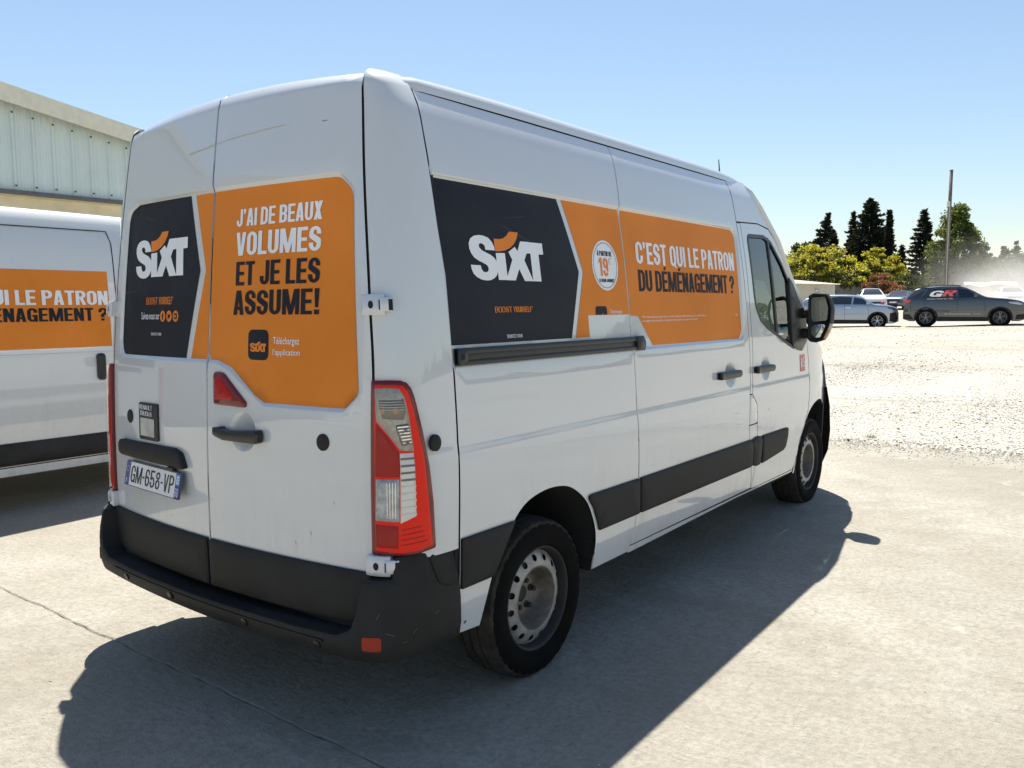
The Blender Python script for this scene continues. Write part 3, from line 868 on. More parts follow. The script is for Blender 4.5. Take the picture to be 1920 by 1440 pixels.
sd = vp('sliding_door', inset(SD + SDF, G), holes=[sdh], loops=[clipq(inset(SREC, k), 1.783) for k in (0, .0042, .0085, .0128, .017)] + [hline(z, 1.808, 3.27) for z in (1.042, 1.052, 1.062, 1.072, 1.082)], step=.06)
FD_R = [(3.300, 2.113), (3.329, 1.765), (3.349, 1.287), (3.326, 1.068), (3.312, 1.02), (3.392, .948), (3.410, .817), (3.412, .728), (3.400, .537), (3.374, .437), (3.368, .386)]
FD_F = [(4.168, .386), (4.204, .415), (4.274, .595), (4.38, .715), (4.438, .803), (4.463, .945), (4.452, 1.183), (4.427, 1.316), (4.400, 1.38), (4.331, 1.582), (4.145, 1.775), (4.040, 1.899), (3.906, 2.033), (3.798, 2.103), (3.61, 2.126)]
WIN = roundp([(3.382, 2.043), (3.686, 2.053), (3.808, 2.022), (3.984, 1.881), (4.118, 1.74), (4.150, 1.27), (4.016, 1.305), (3.812, 1.372), (3.619, 1.433), (3.508, 1.483), (3.438, 1.567), (3.418, 1.653)], [.05, .03, .05, .06, .02, .02, .05, .05, .05, .06, .06, .1])
fdh = ellipse(3.565, 1.168, .080, .080, 22)
fd = vp('front_door', inset(FD_R + FD_F, G), holes=[WIN, fdh], loops=[hline(z, 3.40, 4.42) for z in (1.042, 1.052, 1.062, 1.072, 1.082)], step=.07)
# strip between the two doors, cut by the filler flap
def bst(z0, z1):
    L = [p for p in SDF if z0 < p[1] < z1]; Rr = [p for p in FD_R if z0 < p[1] < z1]
    xi = lambda Ln, z: float(np.interp(z, [p[1] for p in Ln][::-1], [p[0] for p in Ln][::-1]))
    return [(xi(SDF, z1), z1)] + L + [(xi(SDF, z0), z0), (xi(FD_R, z0), z0)] + Rr[::-1] + [(xi(FD_R, z1), z1)]
vp('pillar_panel', inset(bst(1.020, 2.108), G * .8), step=.06)
vp('filler_flap', inset(bst(.822, 1.018), G * .8), step=.06)
vp('pillar_panel', inset(bst(.392, .820), G * .8), step=.06)
vp('cab_panel', inset([(3.239, 2.400), (3.244, 2.113), (3.300, 2.115), (3.61, 2.128), (3.798, 2.106), (3.910, 2.036), (3.93, 2.045), (3.843, 2.122), (3.731, 2.222), (3.64, 2.305), (3.575, 2.385), (3.54, 2.400)], G * .7), step=.05)
FARCH = [(4.225, .352), (4.232, .46), (4.262, .54), (4.315, .632), (4.395, .72), (4.470, .790), (4.560, .830), (4.660, .852), (4.773, .853), (4.87, .832), (4.955, .790)]
FARCH = chaikin(FARCH)
fender = FARCH + [(5.005, .86), (5.012, .955), (4.985, 1.08), (4.93, 1.23), (4.70, 1.325), (4.412, 1.38), (4.430, 1.318), (4.455, 1.183), (4.466, .945), (4.441, .80), (4.383, .712), (4.278, .592), (4.208, .412), (4.190, .352)]
vp('fender', inset(fender, G * .8), step=.05)
# sill under the doors
sill = vp('sill', [(1.752, .390), (1.742, .357), (2.4, .366), (3.10, .375), (4.17, .372), (4.185, .383)], step=.06)
# rear corner pillar
pp = panel('corner_pillar', [(.020, .70), (.989, .70), (.989, 2.455), (.5, 2.455), (.020, 2.455)], fpil, WHITE, van, .05, lip=.008, soft=.002)
# backing rubber behind the shut lines
for ln in ([(float(s1(z)), z) for z in np.linspace(.36, 2.38, 14)], QUART[1:], SDF, FD_R, FD_F, [(1.75, .392), (4.17, .386)], [(3.24, 2.114), (3.6, 2.127), (3.8, 2.104), (3.91, 2.03)], [(4.43, 1.318), (4.455, 1.18), (4.466, .94), (4.44, .80), (4.383, .713), (4.278, .593), (4.2, .40)], [(3.24, 1.019), (3.36, 1.019)], [(3.24, .821), (3.44, .821)]):
    strip('door_seal', ln, .040, fs, RUBBER, van, -.0055)
strip('gutter_seal', [(.415, 2.378), (3.24, 2.384)], .05, fs0, RUBBER, van, -.012)
# wheel housings
for nm, A, yin in (('wheel_housing', ARCH, .50), ('wheel_housing', FARCH + [(4.98, .62), (5.02, .36)], .50)):
    c = np.mean(A, 0)
    V = []; Fc = []
    for (x, z) in A:
        dx, dz = x - c[0], z - c[1]; L = math.hypot(dx, dz); x2, z2 = x + dx / L * .012, z + dz / L * .012
        yo = float(hw(z) - taper(x, z))
        V += [(x2, -(yo - .012), z2), (x2, -yin, z2)]
    n = len(A)
    Fc = [(2*i, 2*i+1, 2*i+3, 2*i+2) for i in range(n-1)]
    b0 = len(V); V.append((c[0], -yin, .30))
    Fc += [(2*i+1, b0, 2*i+3) for i in range(n-1)] + [(1, 2*n-1, b0)]
    mirrored.append(mesh(nm, V, Fc, mat('housing_felt', (.016, .016, .016), .95), van))
for o in list(van.children):
    if o.name.split('.')[0] in ('quarter_panel', 'sliding_door', 'front_door', 'cab_panel', 'fender', 'sill', 'corner_pillar', 'pillar_panel', 'filler_flap'):
        mirrored.append(o)

# --- black side mouldings
def trim(P, r, base):
    o = panel('side_moulding', roundp(P, r), fs0, BLACKP, van, .06, lip=.022, off=.0145, soft=.006)
    return o
TO = [(.446, .733), (.446, .541), (.640, .541), (.71, .645), (.772, .733)]
trim(TO, [.004, .004, .0, .0, 0], van)
trim([(1.316, .732), (1.803, .729), (1.815, .548), (1.432, .547), (1.408, .60), (1.372, .668)], [.02, .012, .012, .0, .03, .05], van)
trim([(1.816, .729), (3.300, .726), (3.318, .690), (3.318, .560), (3.305, .547), (1.828, .548)], [.012, .02, .01, .01, .01, .012], van)
trim([(3.312, .722), (3.40, .735), (3.462, .728), (3.485, .69), (3.462, .540), (3.40, .538), (3.325, .552)], [.01, .02, .02, .01, .01, .01, .01], van)
trim([(3.492, .727), (3.985, .724), (3.978, .66), (3.945, .590), (3.905, .572), (3.498, .540)], [.012, .015, .03, .03, .03, .012], van)
mirrored += [o for o in van.children if o.name.startswith('side_moulding')]

# --- roof
RSEC = [(.868, 2.376), (.866, 2.398), (.860, 2.416), (.848, 2.430), (.830, 2.440), (.78, 2.450), (.65, 2.463), (.45, 2.475), (.2, 2.482), (0, 2.484)]
def roof_st(x):
    k = float(np.interp(x, [.255, .28, .32, .37, .43, 3.0, 3.3, 3.5], [.905, .93, .958, .98, 1.0, 1.0, .998, .985]))
    dz = float(np.interp(x, [.255, .30, .40, .6, 1.0, 2.8, 3.2, 3.42, 3.56], [-.030, -.022, -.014, -.006, 0, 0, -.004, -.018, -.046]))
    side = [(y * k, z + dz * (1 if z > 2.42 else .35)) for y, z in RSEC]
    return [(-y, z) for y, z in side] + [(y, z) for y, z in side[-2::-1]]
V = []; Fc = []; xs_ = [.255, .27, .29, .32, .37, .43] + list(np.linspace(.55, 3.2, 22)) + [3.3, 3.38, 3.45, 3.52, 3.56]
for x in xs_:
    w_ = 1 - float(sstep(.255, .60, x))
    V += [(x + w_ * (float(xr(min(abs(y), .80), ztop(y) - .04)) + .046 - .255), y, z) for y, z in roof_st(x)]
m_ = len(RSEC) * 2 - 1
Fc = [(i*m_+j, (i+1)*m_+j, (i+1)*m_+j+1, i*m_+j+1) for i in range(len(xs_)-1) for j in range(m_-1)]
mesh('roof', V, Fc, WHITE, van, True)
# shallow swages pressed in the roof
for yy in (-.45, -.15, .15, .45):
    z0 = float(np.interp(abs(yy), [r[0] for r in RSEC][::-1], [r[1] for r in RSEC][::-1]))
    mb = MB(); mb.box((1.9, yy, z0 + .002), (2.4, .07, .012), .004); mb.build('roof_swage', WHITE, van)

# --- rear doors
def rdoor(sgn):
    zs = list(np.linspace(.458, 2.36, 22))
    top = [y for y in np.linspace(.772, .0045, 16)]
    edge_ = [(sgn * (float(ysm(z)) - .007), z) for z in zs]
    tp = [(sgn * y, float(ztop(y)) + .021) for y in top]
    return edge_ + tp + [(sgn * .0045, z) for z in np.linspace(2.3, .458, 12)]
dish = ellipse(-.235, 1.112, .078, .078, 22)
def clipx(P, sgn, lim=.012):                              # part of a loop lying on one door
    A = np.array(P); c = A[:, 0] * sgn
    out = []
    for i in range(len(A)):
        a, b = A[i-1], A[i]; ca, cb = a[0] * sgn - lim, b[0] * sgn - lim
        if (ca > 0) != (cb > 0):
            t = ca / (ca - cb); out.append(tuple(a + (b - a) * t))
        if cb > 0: out.append(tuple(b))
    return out
RREC2 = inset(RREC, .016)
doorR = vp('rear_door', rdoor(-1), fr, soft=.0016, lip=.006, loops=[clipx(inset(RREC, k), -1) for k in (0, .0042, .0085, .0128, .017)], holes=[dish], step=.05)
doorL = vp('rear_door', rdoor(1), fr, soft=.0016, lip=.006, loops=[clipx(inset(RREC, k), 1) for k in (0, .0042, .0085, .0128, .017)], step=.05)
fr_d = lambda u, v, d: fr(u, v, d - .03 * np.maximum(0, 1 - (((u + .235) / .078)**2 + ((v - 1.112) / .078)**2)))
panel('handle_recess', dish, fr_d, WHITE, doorR, .02)
strip('door_seal', [(0, z) for z in np.linspace(.46, 2.47, 20)], .03, fr, RUBBER, van, -.0055)
for sg in (-1, 1):
    strip('door_seal', [(sg * float(ysm(min(z, 2.43))), z) for z in np.linspace(.46, 2.45, 24)], .04, fr0, RUBBER, van, -.0065)
strip('door_seal', [(y, float(ztop(y)) + .02) for y in np.linspace(-.78, .78, 24)], .03, fr0, RUBBER, van, -.02)
def rp(name, P, m, parent, off=.012, lip=None, soft=.004, r=.0, f=fr0, step=.05, **kw):
    return panel(name, roundp(P, r) if r else P, f, m, parent, step, off=off, lip=off + .004 if lip is None else lip, soft=soft, **kw)
rp('door_moulding', [(-.010, .655), (-.884, .655), (-.882, .52), (-.845, .466), (-.78, .460), (-.010, .460)], BLACKP, doorR, .018, soft=.010, r=[.004, .01, .06, .05, .05, .004])
rp('door_moulding', [(.010, .655), (.884, .655), (.882, .52), (.845, .466), (.78, .460), (.010, .460)], BLACKP, doorL, .018, soft=.010, r=[.004, .01, .06, .05, .05, .004])
# film on the doors
panel('film', roundp([(.136, 2.059), (.037, 1.748), (.134, 1.387), (.0065, 1.387), (.0065, 2.059)], 0), fr, ORANGE, doorL, .05, off=.0012)
panel('film', roundp([(.174, 2.060), (.078, 1.748), (.172, 1.387), (.787, 1.387), (.800, 1.45), (.757, 2.035), (.651, 2.065)], [0, 0, 0, .05, .03, .07, .06]), fr, INK, doorL, .05, off=.0012)
panel('film', roundp([(-.0065, 2.059), (-.700, 2.056), (-.766, 2.005), (-.819, 1.285), (-.765, 1.230), (-.350, 1.231), (-.300, 1.258), (-.153, 1.358), (-.065, 1.386), (-.0065, 1.387)], [0, .07, .09, .06, .05, .03, .04, .05, .04, 0]), fr, ORANGE, doorR, .05, off=.0012)
KW = dict(t=.165, b=.14, w=.46)
put_text('lettering', "J'AI DE BEAUX", .160, .628, 1.909, 1.976, frT, WHITEF, doorR, **KW)
put_text('lettering', "VOLUMES", .163, .628, 1.796, 1.886, frT, WHITEF, doorR, **KW)
put_text('lettering', "ET JE LES", .168, .628, 1.680, 1.772, frT, INK, doorR, **KW)
put_text('lettering', "ASSUME!", .158, .632, 1.566, 1.660, frT, INK, doorR, **KW)
icon = panel('film', roundp(rc(.253, 1.393, .370, 1.509), .026), frT, INK, doorR, .03, off=.0022)
put_logo(.266, 1.424, .034, frT, ORANGEF, ORANGEF, doorR, off=.0034, sx=.97)
put_font('lettering', 'Téléchargez', .396, .536, 1.447, 1.482, frT, WHITEF, doorR, weight=.006)
put_font('lettering', "l’application", .396, .540, 1.407, 1.437, frT, WHITEF, doorR, weight=.006)
put_logo(-.660, 1.730, .171, frT, WHITEF, ORANGEF, doorL)
TH = dict(t=.10, b=.085, w=.46)
put_text('lettering', 'BOOST ', -.536, -.415, 1.613, 1.645, frT, ORANGEF, doorL, **TH)
put_text('lettering', 'YOURSELF*', -.414, -.285, 1.613, 1.645, frT, ORANGEF, doorL, t=.14, b=.11, w=.46)
put_font('lettering', 'Suivez-nous sur', -.585, -.405, 1.548, 1.580, frT, WHITEF, doorL, weight=.006)
for k, cx in enumerate((-.375, -.318, -.262)):
    panel('emblem', ellipse(cx, 1.562, .024, .024, 18), frT, ORANGEF, doorL, .03, off=.003)
    if k == 0: put_polys('emblem', [rc(cx - .003, 1.546, cx + .004, 1.570), rc(cx - .009, 1.560, cx + .008, 1.565), [(cx - .003, 1.568), (cx + .004, 1.568), (cx + .010, 1.574), (cx + .002, 1.577)]], lambda a, b: (a, b), frT, INK, doorL, .0042)
    if k == 1: put_polys('emblem', [[(cx - .013, 1.552), (cx + .004, 1.552), (cx + .012, 1.566), (cx + .005, 1.573), (cx - .002, 1.566), (cx - .013, 1.572), (cx - .008, 1.560)]], lambda a, b: (a, b), frT, INK, doorL, .0042)
    if k == 2: put_polys('emblem', [roundp(rc(cx - .012, 1.550, cx + .012, 1.574), .004)], lambda a, b: (a, b), frT, INK, doorL, .0042); panel('emblem', ellipse(cx, 1.562, .0065, .0065, 12), frT, ORANGEF, doorL, .03, off=.0050)
put_text('lettering', '*BOOSTEZ-VOUS', -.485, -.385, 1.478, 1.490, frT, WHITEF, doorL, **TH)
# lamps, handles, caps, badge
rp('brake_light', [(-.058, 1.341), (-.118, 1.340), (-.264, 1.226), (-.258, 1.208), (-.060, 1.211)], LENSDK, doorR, .012, soft=.006, r=[.02, .05, .012, .012, .012])
rp('brake_light', [(-.072, 1.322), (-.108, 1.322), (-.205, 1.236), (-.072, 1.232)], LENSMID, doorR, .0145, soft=.004, r=.012)
hb = rp('door_handle', [(-.092, 1.124), (-.170, 1.116), (-.350, 1.128), (-.364, 1.116), (-.364, 1.084), (-.350, 1.077), (-.150, 1.077), (-.092, 1.090)], BLACKS, doorR, .038, soft=.008, r=.01, lip=.024)
rp('handle_mount', [(-.078, 1.122), (-.128, 1.126), (-.128, 1.084), (-.078, 1.092)], BLACKS, doorR, .030, r=.008)
rp('handle_mount', [(-.312, 1.126), (-.352, 1.126), (-.352, 1.082), (-.312, 1.082)], BLACKS, doorR, .030, r=.008)
for d_, y in ((doorR, -.668), (doorL, .683)):
    rp('cap', ellipse(y, 1.105, .029, .031, 20), BLACKP, d_, .007, soft=.004)
badge = rp('badge', [(.569, 1.179), (.387, 1.181), (.383, 1.016), (.567, 1.014)], BLACKS, doorL, .010, soft=.003, r=.012)
put_text('lettering', 'RENAULT', -.555, -.430, 1.150, 1.170, frT, WHITEF, badge, off=.0114, **TH)
put_text('lettering', 'TRUCKS', -.552, -.435, 1.122, 1.142, frT, WHITEF, badge, off=.0114, **TH)
LAB = mat('faded_label', (.42, .415, .38), .6, vary=.25, vscale=14)
rp('label', [(.548, 1.112), (.412, 1.112), (.412, 1.032), (.548, 1.032)], LAB, badge, .0115, soft=0, lip=.001)
rp('plate_lamp_housing', [(.783, .994), (.235, 1.004), (.180, .990), (.148, .930), (.160, .924), (.775, .924)], BLACKP, doorL, .030, soft=.010, r=[.03, .05, .03, .01, .01, .03])
mb = MB(); mb.box((float(xr(.24, .92)) - .020, .245, .917), (.022, .045, .016), .003); mb.build('plate_lamp', BLACKS, doorL)
# number plate
def fpl(u, v, d): return (.119 - .0775 * u - .020 - d - .20 * (.907 - v), .676 - u, v)
pl = panel('number_plate', roundp(rc(0, .797, .520, .907), .008), fpl, mat('plate_edge', (.10, .11, .13), .4), doorL, .08, off=.004, lip=.006)
PLW = mat('plate_white', (.74, .75, .76), .3, coat=.6); PLB = mat('plate_blue', (.012, .035, .24), .3, coat=.6)
panel('plate_face', rc(.046, .801, .474, .903), fpl, PLW, doorL, .08, off=.0052)
panel('plate_band', roundp(rc(.003, .800, .046, .904), .004), fpl, PLB, doorL, .08, off=.0052)
panel('plate_band', roundp(rc(.474, .800, .517, .904), .004), fpl, PLB, doorL, .08, off=.0052)
panel('emblem', roundp(rc(.480, .856, .511, .898), .003), fpl, mat('plate_emblem', (.18, .42, .62), .4), doorL, .05, off=.0062)
put_polys('emblem', [rc(.485, .863, .506, .868), rc(.485, .875, .506, .880), rc(.485, .886, .506, .891), rc(.485, .863, .489, .891)], lambda a, b: (a, b), fpl, WHITEF, doorL, .0068)
PLK = mat('plate_black', (.012, .012, .014), .4)
PT = dict(t=.125, b=.10, w=.52, gap=.12)
put_text('lettering', 'GM-658-VP', .060, .462, .816, .889, fpl, PLK, doorL, off=.0066, **PT)
put_text('lettering', '60', .481, .510, .808, .844, fpl, WHITEF, doorL, off=.0066, **PT)
put_text('lettering', 'F', .017, .032, .808, .828, fpl, WHITEF, doorL, off=.0066, **PT)
for k in range(12):
    a = 2 * math.pi * k / 12
    panel('emblem', ellipse(.0245 + .012 * math.cos(a), .872 + .012 * math.sin(a), .0022, .0022, 5), fpl, mat('star_yellow', (.7, .55, .04), .4), doorL, .05, off=.0064)

# --- marks of use
SCR = mat('scratch_primer', (.52, .48, .37), .7); SCU = mat('scuff_grey', (.12, .12, .12), .8)
strip('scratch', [(.19, 2.232), (.06, 2.243), (.008, 2.249)], .007, fr0, SCR, doorL, .0008)
strip('scratch', [(-.010, 2.250), (-.12, 2.259), (-.30, 2.268), (-.42, 2.272)], .004, fr0, SCR, doorR, .0008)
strip('scuff', [(-.61, 2.262), (-.635, 2.262)], .0025, fr0, SCU, doorR, .0008)
for (ya, za, yb, zb) in ((-.52, .722, -.524, .708), (-.60, .77, -.602, .755), (-.715, .893, -.717, .883), (.30, .71, .297, .70)):
    strip('scuff', [(ya, za), (yb, zb)], .0018, fr0, SCU, doorR if ya < 0 else doorL, .0008)
strip('scuff', [(.478, .398), (.492, .402)], .012, fs0, SCU, qp, .0008)
strip('scuff', [(3.60, .905), (3.605, .88)], .004, fs0, SCU, fd, .0008)
# --- tail lamps
def lamp(f):
    L = [(.0, 1.337), (.25, 1.338), (.38, 1.336), (.45, 1.328), (.497, 1.310), (.53, 1.283), (.558, 1.245), (.61, 1.16), (.652, 1.075), (.70, .90), (.725, .735), (.55, .724), (.385, .722), (.0, .728)]
    base = panel('tail_lamp', roundp(L, [.01, 0, 0, 0, 0, 0, 0, 0, 0, 0, .01, 0, 0, .01]), f, LENSDK, van, .05, off=.016, lip=.024, soft=.005)
    g = lambda n, P, m, off, r=.006, soft=.002: panel(n, roundp(P, r) if r else P, f, m, base, .05, off=off, lip=.003, soft=soft)
    g('lens_panel', [(.06, 1.322), (.39, 1.320), (.455, 1.298), (.51, 1.238), (.60, 1.088), (.685, .748), (.55, .738), (.375, .735), (.055, .745)], LENSRED, .0185)
    g('lens_panel', [(.06, 1.310), (.25, 1.312), (.36, 1.308), (.415, 1.28), (.455, 1.22), (.505, 1.09), (.36, 1.095), (.235, 1.148), (.085, 1.198)], LENSCLR, .0205)
    g('lens_panel', [(.080, 1.190), (.235, 1.140), (.348, 1.085), (.340, 1.004), (.065, 1.004)], LENSMID, .0205)
    g('lens_panel', [(.352, 1.085), (.500, 1.085), (.512, .862), (.345, .840)], LENSWHT, .0205)
    g('lens_panel', [(.075, .996), (.338, .996), (.335, .846), (.068, .850)], LENSREV, .0205)
    g('lens_panel', [(.066, .838), (.322, .832), (.322, .752), (.062, .757)], LENSMID, .0205)
    for k in range(9):                                     # ribs of the white reflector strip
        z = 1.066 - k * .0245
        g('lens_rib', [(.356, z + .003), (.505 + k * .001, z + .004), (.505 + k * .001, z - .003), (.356, z - .004)], LENSWHT if k > 3 else mat('lens_shadow', (.20, .17, .16), .4), .0235, 0, .001)
    for k in range(4):
        z = .822 - k * .018
        g('lens_rib', [(.35, z - .004), (.56 + k * .02, z + .003), (.56 + k * .02, z + .000), (.35, z - .007)], LENSMID, .0205, 0, .0)
    RB = mat('reflector_bowl', (.16, .15, .13), .25, .6, coat=.6)
    g('lens_panel', roundp([(.10, 1.272), (.40, 1.276), (.43, 1.235), (.40, 1.200), (.16, 1.205)], .015), RB, .0212, 0); g('lens_panel', roundp([(.30, 1.185), (.455, 1.19), (.485, 1.115), (.37, 1.110)], .012), RB, .0212, 0)
    for k in range(6): g('lens_rib', [(.33 + .012 * k, 1.178 - k * .011), (.45 + .006 * k, 1.180 - k * .011), (.45 + .006 * k, 1.1755 - k * .011), (.33 + .012 * k, 1.1735 - k * .011)], CHROME, .0225, 0, .0)
    g('lens_panel', ellipse(.165, 1.232, .028, .012, 14), LENSAMB, .022, 0); g('lens_panel', ellipse(.315, 1.232, .032, .013, 14), LENSAMB, .022, 0)
    for k in range(7): g('lens_rib', [(.10 + .004 * k, 1.292 - k * .009), (.36 + .01 * k, 1.292 - k * .009), (.36 + .01 * k, 1.289 - k * .009), (.10 + .004 * k, 1.289 - k * .009)], LENSCLR, .0225, 0, .0)
    for k in range(4):
        g('lens_rib', [(.20 + k * .03, .985), (.207 + k * .03, .985), (.207 + k * .03, .86), (.20 + k * .03, .86)], CHROME, .0215, 0, 0)
    panel('lens_cover', roundp([(.03, 1.328), (.40, 1.326), (.47, 1.302), (.525, 1.245), (.615, 1.09), (.70, .742), (.55, .732), (.38, .729), (.03, .738)], .01), f, glass('lens_glass', (.98, .98, .98), .22), base, .05, off=.0285)
    return base
lamp(fpil)
lamp(fpilL)
# --- hinges
def hinge(f, z):
    b = panel('door_hinge', roundp(rc(-.055, z - .036, .235, z + .036), .010), f, WHITE, van, .05, off=.030, lip=.034, soft=.006)
    panel('hinge_hole', ellipse(.075, z, .032, .014, 14), f, RUBBER, b, .03, off=.0306)
    panel('hinge_leaf', roundp(rc(.175, z - .024, .325, z + .024), .006), f, WHITE, b, .05, off=.036, lip=.04, soft=.004)
    panel('hinge_slot', rc(.285, z - .020, .330, z + .018), f, RUBBER, b, .05, off=.0366)
    panel('hinge_slot', rc(.178, z - .018, .192, z + .016), f, RUBBER, b, .05, off=.0366)
for f in (fpil, fpilL):
    hinge(f, 1.598); hinge(f, .690)

# --- rear bumper
BX = []
yy = np.linspace(0, .84, 30)
BX += [(.0 + .045 * (y / .84)**2, y) for y in yy]
p0, p1, p2 = np.array((.045, .84)), np.array((.075, 1.044)), np.array((.27, 1.046))
p1 = np.array((.066, 1.036))
BX += [tuple((1-t)**2 * p0 + 2*t*(1-t) * p1 + t*t * p2) for t in np.linspace(.06, 1, 18)]
BX += [(.36, 1.0455), (.44, 1.044)]
BX = np.array(BX); BT = np.concatenate([[0], np.cumsum(np.linalg.norm(np.diff(BX, axis=0), axis=1))])
BTX = BT[-1]
def fb(u, v, d):
    s = np.sign(u); t = np.abs(u)
    x = np.interp(t, BT, BX[:, 0]); y = np.interp(t, BT, BX[:, 1])
    x2 = np.interp(t + .01, BT, BX[:, 0]) ; y2 = np.interp(t + .01, BT, BX[:, 1]); x1 = np.interp(t - .01, BT, BX[:, 0]); y1 = np.interp(t - .01, BT, BX[:, 1])
    tx, ty = x2 - x1, y2 - y1; L = np.hypot(tx, ty) + 1e-9; nx, ny = -ty / L, tx / L
    tuck = .05 * np.maximum(0, (.42 - v) / .08)**2 * .55 + .030 * sstep(.50, .74, v)
    e = d - tuck
    return (x + nx * e, (y + ny * e) * np.where(s == 0, 1, s), v)
T_ = BTX
bo = [(-T_, .366), (-1.05, .362), (-.6, .347), (0, .338), (.6, .347), (1.05, .362), (T_, .366), (T_, .728), (1.045, .722), (1.035, .648), (.908, .642), (.893, .54), (.865, .470), (.80, .440), (.6, .433), (0, .430), (-.6, .433), (-.80, .440), (-.865, .470), (-.893, .54), (-.908, .642), (-1.035, .648), (-1.045, .722), (-T_, .728)]
bump = panel('rear_bumper', roundp(bo, [.01, 0, 0, 0, 0, 0, .01, .02, .01, .01, .02, .05, .03, .03, 0, 0, 0, .03, .03, .05, .02, .01, .01, .02]), fb, BLACKP, van, .05, lip=.11, soft=.008)
for sg in (-1, 1):
    panel('bumper_reflector', roundp([(sg * .915, .455), (sg * .985, .455), (sg * .985, .405), (sg * .915, .405)], .010), fb, REFLECT, bump, .03, off=.003, lip=.005, soft=.002)
    strip('bumper_joint', [(sg * .745, .345), (sg * .745, .434)], .005, fb, RUBBER, bump, .001)
    panel('bumper_insert', roundp([(sg * 1.20, .712), (sg * (T_ - .012), .712), (sg * (T_ - .012), .585), (sg * 1.285, .575), (sg * 1.235, .60)], [.02, .01, .01, .04, .04]), fb, BLACKP, bump, .04, off=.007, lip=.009, soft=.005)
    for t in (.22, .62, .70):
        if t == .70 : continue
        panel('parking_sensor', ellipse(sg * t if sg > 0 else sg * (t + .08), .384, .017, .017, 18), fb, BLACKS, bump, .03, off=.0015, lip=.003, soft=.002)
panel('bumper_strip', roundp([(-.735, .412), (.735, .412), (.735, .404), (-.735, .404)], .002), fb, BLACKP, bump, .05, off=.003, lip=.004, soft=.002)
LININ = mat('underbody', (.015, .015, .016), .9)
mb = MB()
mb.box((2.75, 0, .50), (4.9, 1.10, .05)); mb.box((.30, 0, .46), (.34, 1.60, .10)); mb.box((1.0, 0, .36), (.12, 1.30, .12)); mb.box((2.9, -.70, .42), (2.2, .10, .12)); mb.box((2.9, .70, .42), (2.2, .10, .12)); mb.box((4.7, 0, .40), (.9, 1.0, .2))
mb.tube([(.25, .35, .36), (1.0, .35, .36), (4.2, .30, .34)], .035, 10)
mb.build('underbody', LININ, van)
for (xa, xb) in ((1.41, 4.20),):
    mb = MB()
    for sg in (-1, 1):
        mb = MB(); mb.box(((xa + xb) / 2, sg * .955, .375), (xb - xa, .08, .05)); mb.build('sill_rail', LININ, van)

for (ta, za, tb, zb) in ((1.0, .47, 1.03, .46), (1.10, .455, 1.115, .47), (1.06, .43, 1.075, .432), (.97, .52, .98, .54), (1.2, .50, 1.22, .505)):
    strip('scuff', [(-ta, za), (-tb, zb)], .003, fb, mat('scuff_light', (.075, .075, .075), .8), bump, .0010)
# --- side lettering and film
panel('film', [(.455, 1.447), (.452, 1.70), (.428, 1.92), (.420, 2.0555), (1.228, 2.0555), (1.353, 1.742), (1.258, 1.447)], fs, INK, qp, .05, off=.0012)
panel('film', [(1.262, 2.0555), (1.388, 1.742), (1.290, 1.447), (1.408, 1.447), (1.406, 1.546), (1.784, 1.546), (1.768, 1.90), (1.755, 2.0555)], fs, ORANGE, qp, .05, off=.0012)
panel('film', roundp([(1.795, 1.540), (1.876, 1.536), (2.012, 1.385), (3.166, 1.380), (3.203, 1.430), (3.196, 2.020), (3.150, 2.0555), (1.769, 2.0555), (1.780, 1.90)], [0, .01, .01, .04, .05, .05, .04, 0, 0]), fs, ORANGE, sd, .05, off=.0012)
put_logo(.596, 1.689, .173, fs, WHITEF, ORANGEF, qp, off=.003, sx=1.0)
put_text('lettering', 'BOOST ', .723, .842, 1.565, 1.588, fs, ORANGEF, qp, **TH)
put_text('lettering', 'YOURSELF*', .843, .974, 1.565, 1.588, fs, ORANGEF, qp, t=.14, b=.11, w=.46)
put_text('lettering', '*BOOSTEZ-VOUS', .787, .890, 1.463, 1.477, fs, WHITEF, qp, **TH)
disc = panel('film', ellipse(1.588, 1.779, .118, .118, 40), fs, WHITEF, qp, .05, off=.0024)
for k in range(1):
    O_, I_ = ellipse(1.588, 1.779, .108, .108, 40), ellipse(1.588, 1.779, .104, .104, 40)
    put_polys('ring', [O_[i:i+21] + I_[i:i+21][::-1] for i in (0,)] + [O_[20:] + [O_[0]] + [I_[0]] + I_[20:][::-1]], lambda a, b: (a, b), fs, mat('grey_ink', (.30, .27, .26), .6), qp, .0034)
put_text('lettering', 'À PARTIR DE', 1.520, 1.652, 1.823, 1.846, fs, INK, qp, off=.0036, **KW)
put_text('lettering', '19', 1.528, 1.612, 1.728, 1.814, fs, ORANGEF, qp, off=.0036, t=.17, b=.13, w=.46)
put_text('lettering', '€', 1.618, 1.638, 1.783, 1.814, fs, ORANGEF, qp, off=.0036, **TH)
put_text('lettering', '*', 1.640, 1.648, 1.796, 1.818, fs, ORANGEF, qp, off=.0036, **TH)
put_text('lettering', 'LA DEMI-JOURNÉE', 1.522, 1.660, 1.700, 1.716, fs, INK, qp, off=.0036, **KW)
panel('film', roundp([(1.471, 1.5475), (1.574, 1.5475), (1.574, 1.587), (1.471, 1.587)], [0, 0, .02, .02]), fs, INK, qp, .03, off=.0024)
put_polys('emblem', [[(1.525, 1.5485), (1.530, 1.553), (1.536, 1.5535), (1.534, 1.5485)]], lambda a, b: (a, b), fs, ORANGEF, qp, .0034)
put_font('lettering', 'Téléchargez', 1.597, 1.716, 1.5475, 1.570, fs, WHITEF, qp, weight=.006)
put_text('lettering', "C'EST QUI LE PATRON", 1.895, 3.148, 1.800, 1.911, fs, WHITEF, sd, **KW)
put_text('lettering', "DU DÉMÉNAGEMENT ?", 1.903, 3.128, 1.661, 1.769, fs, INK, sd, **KW)
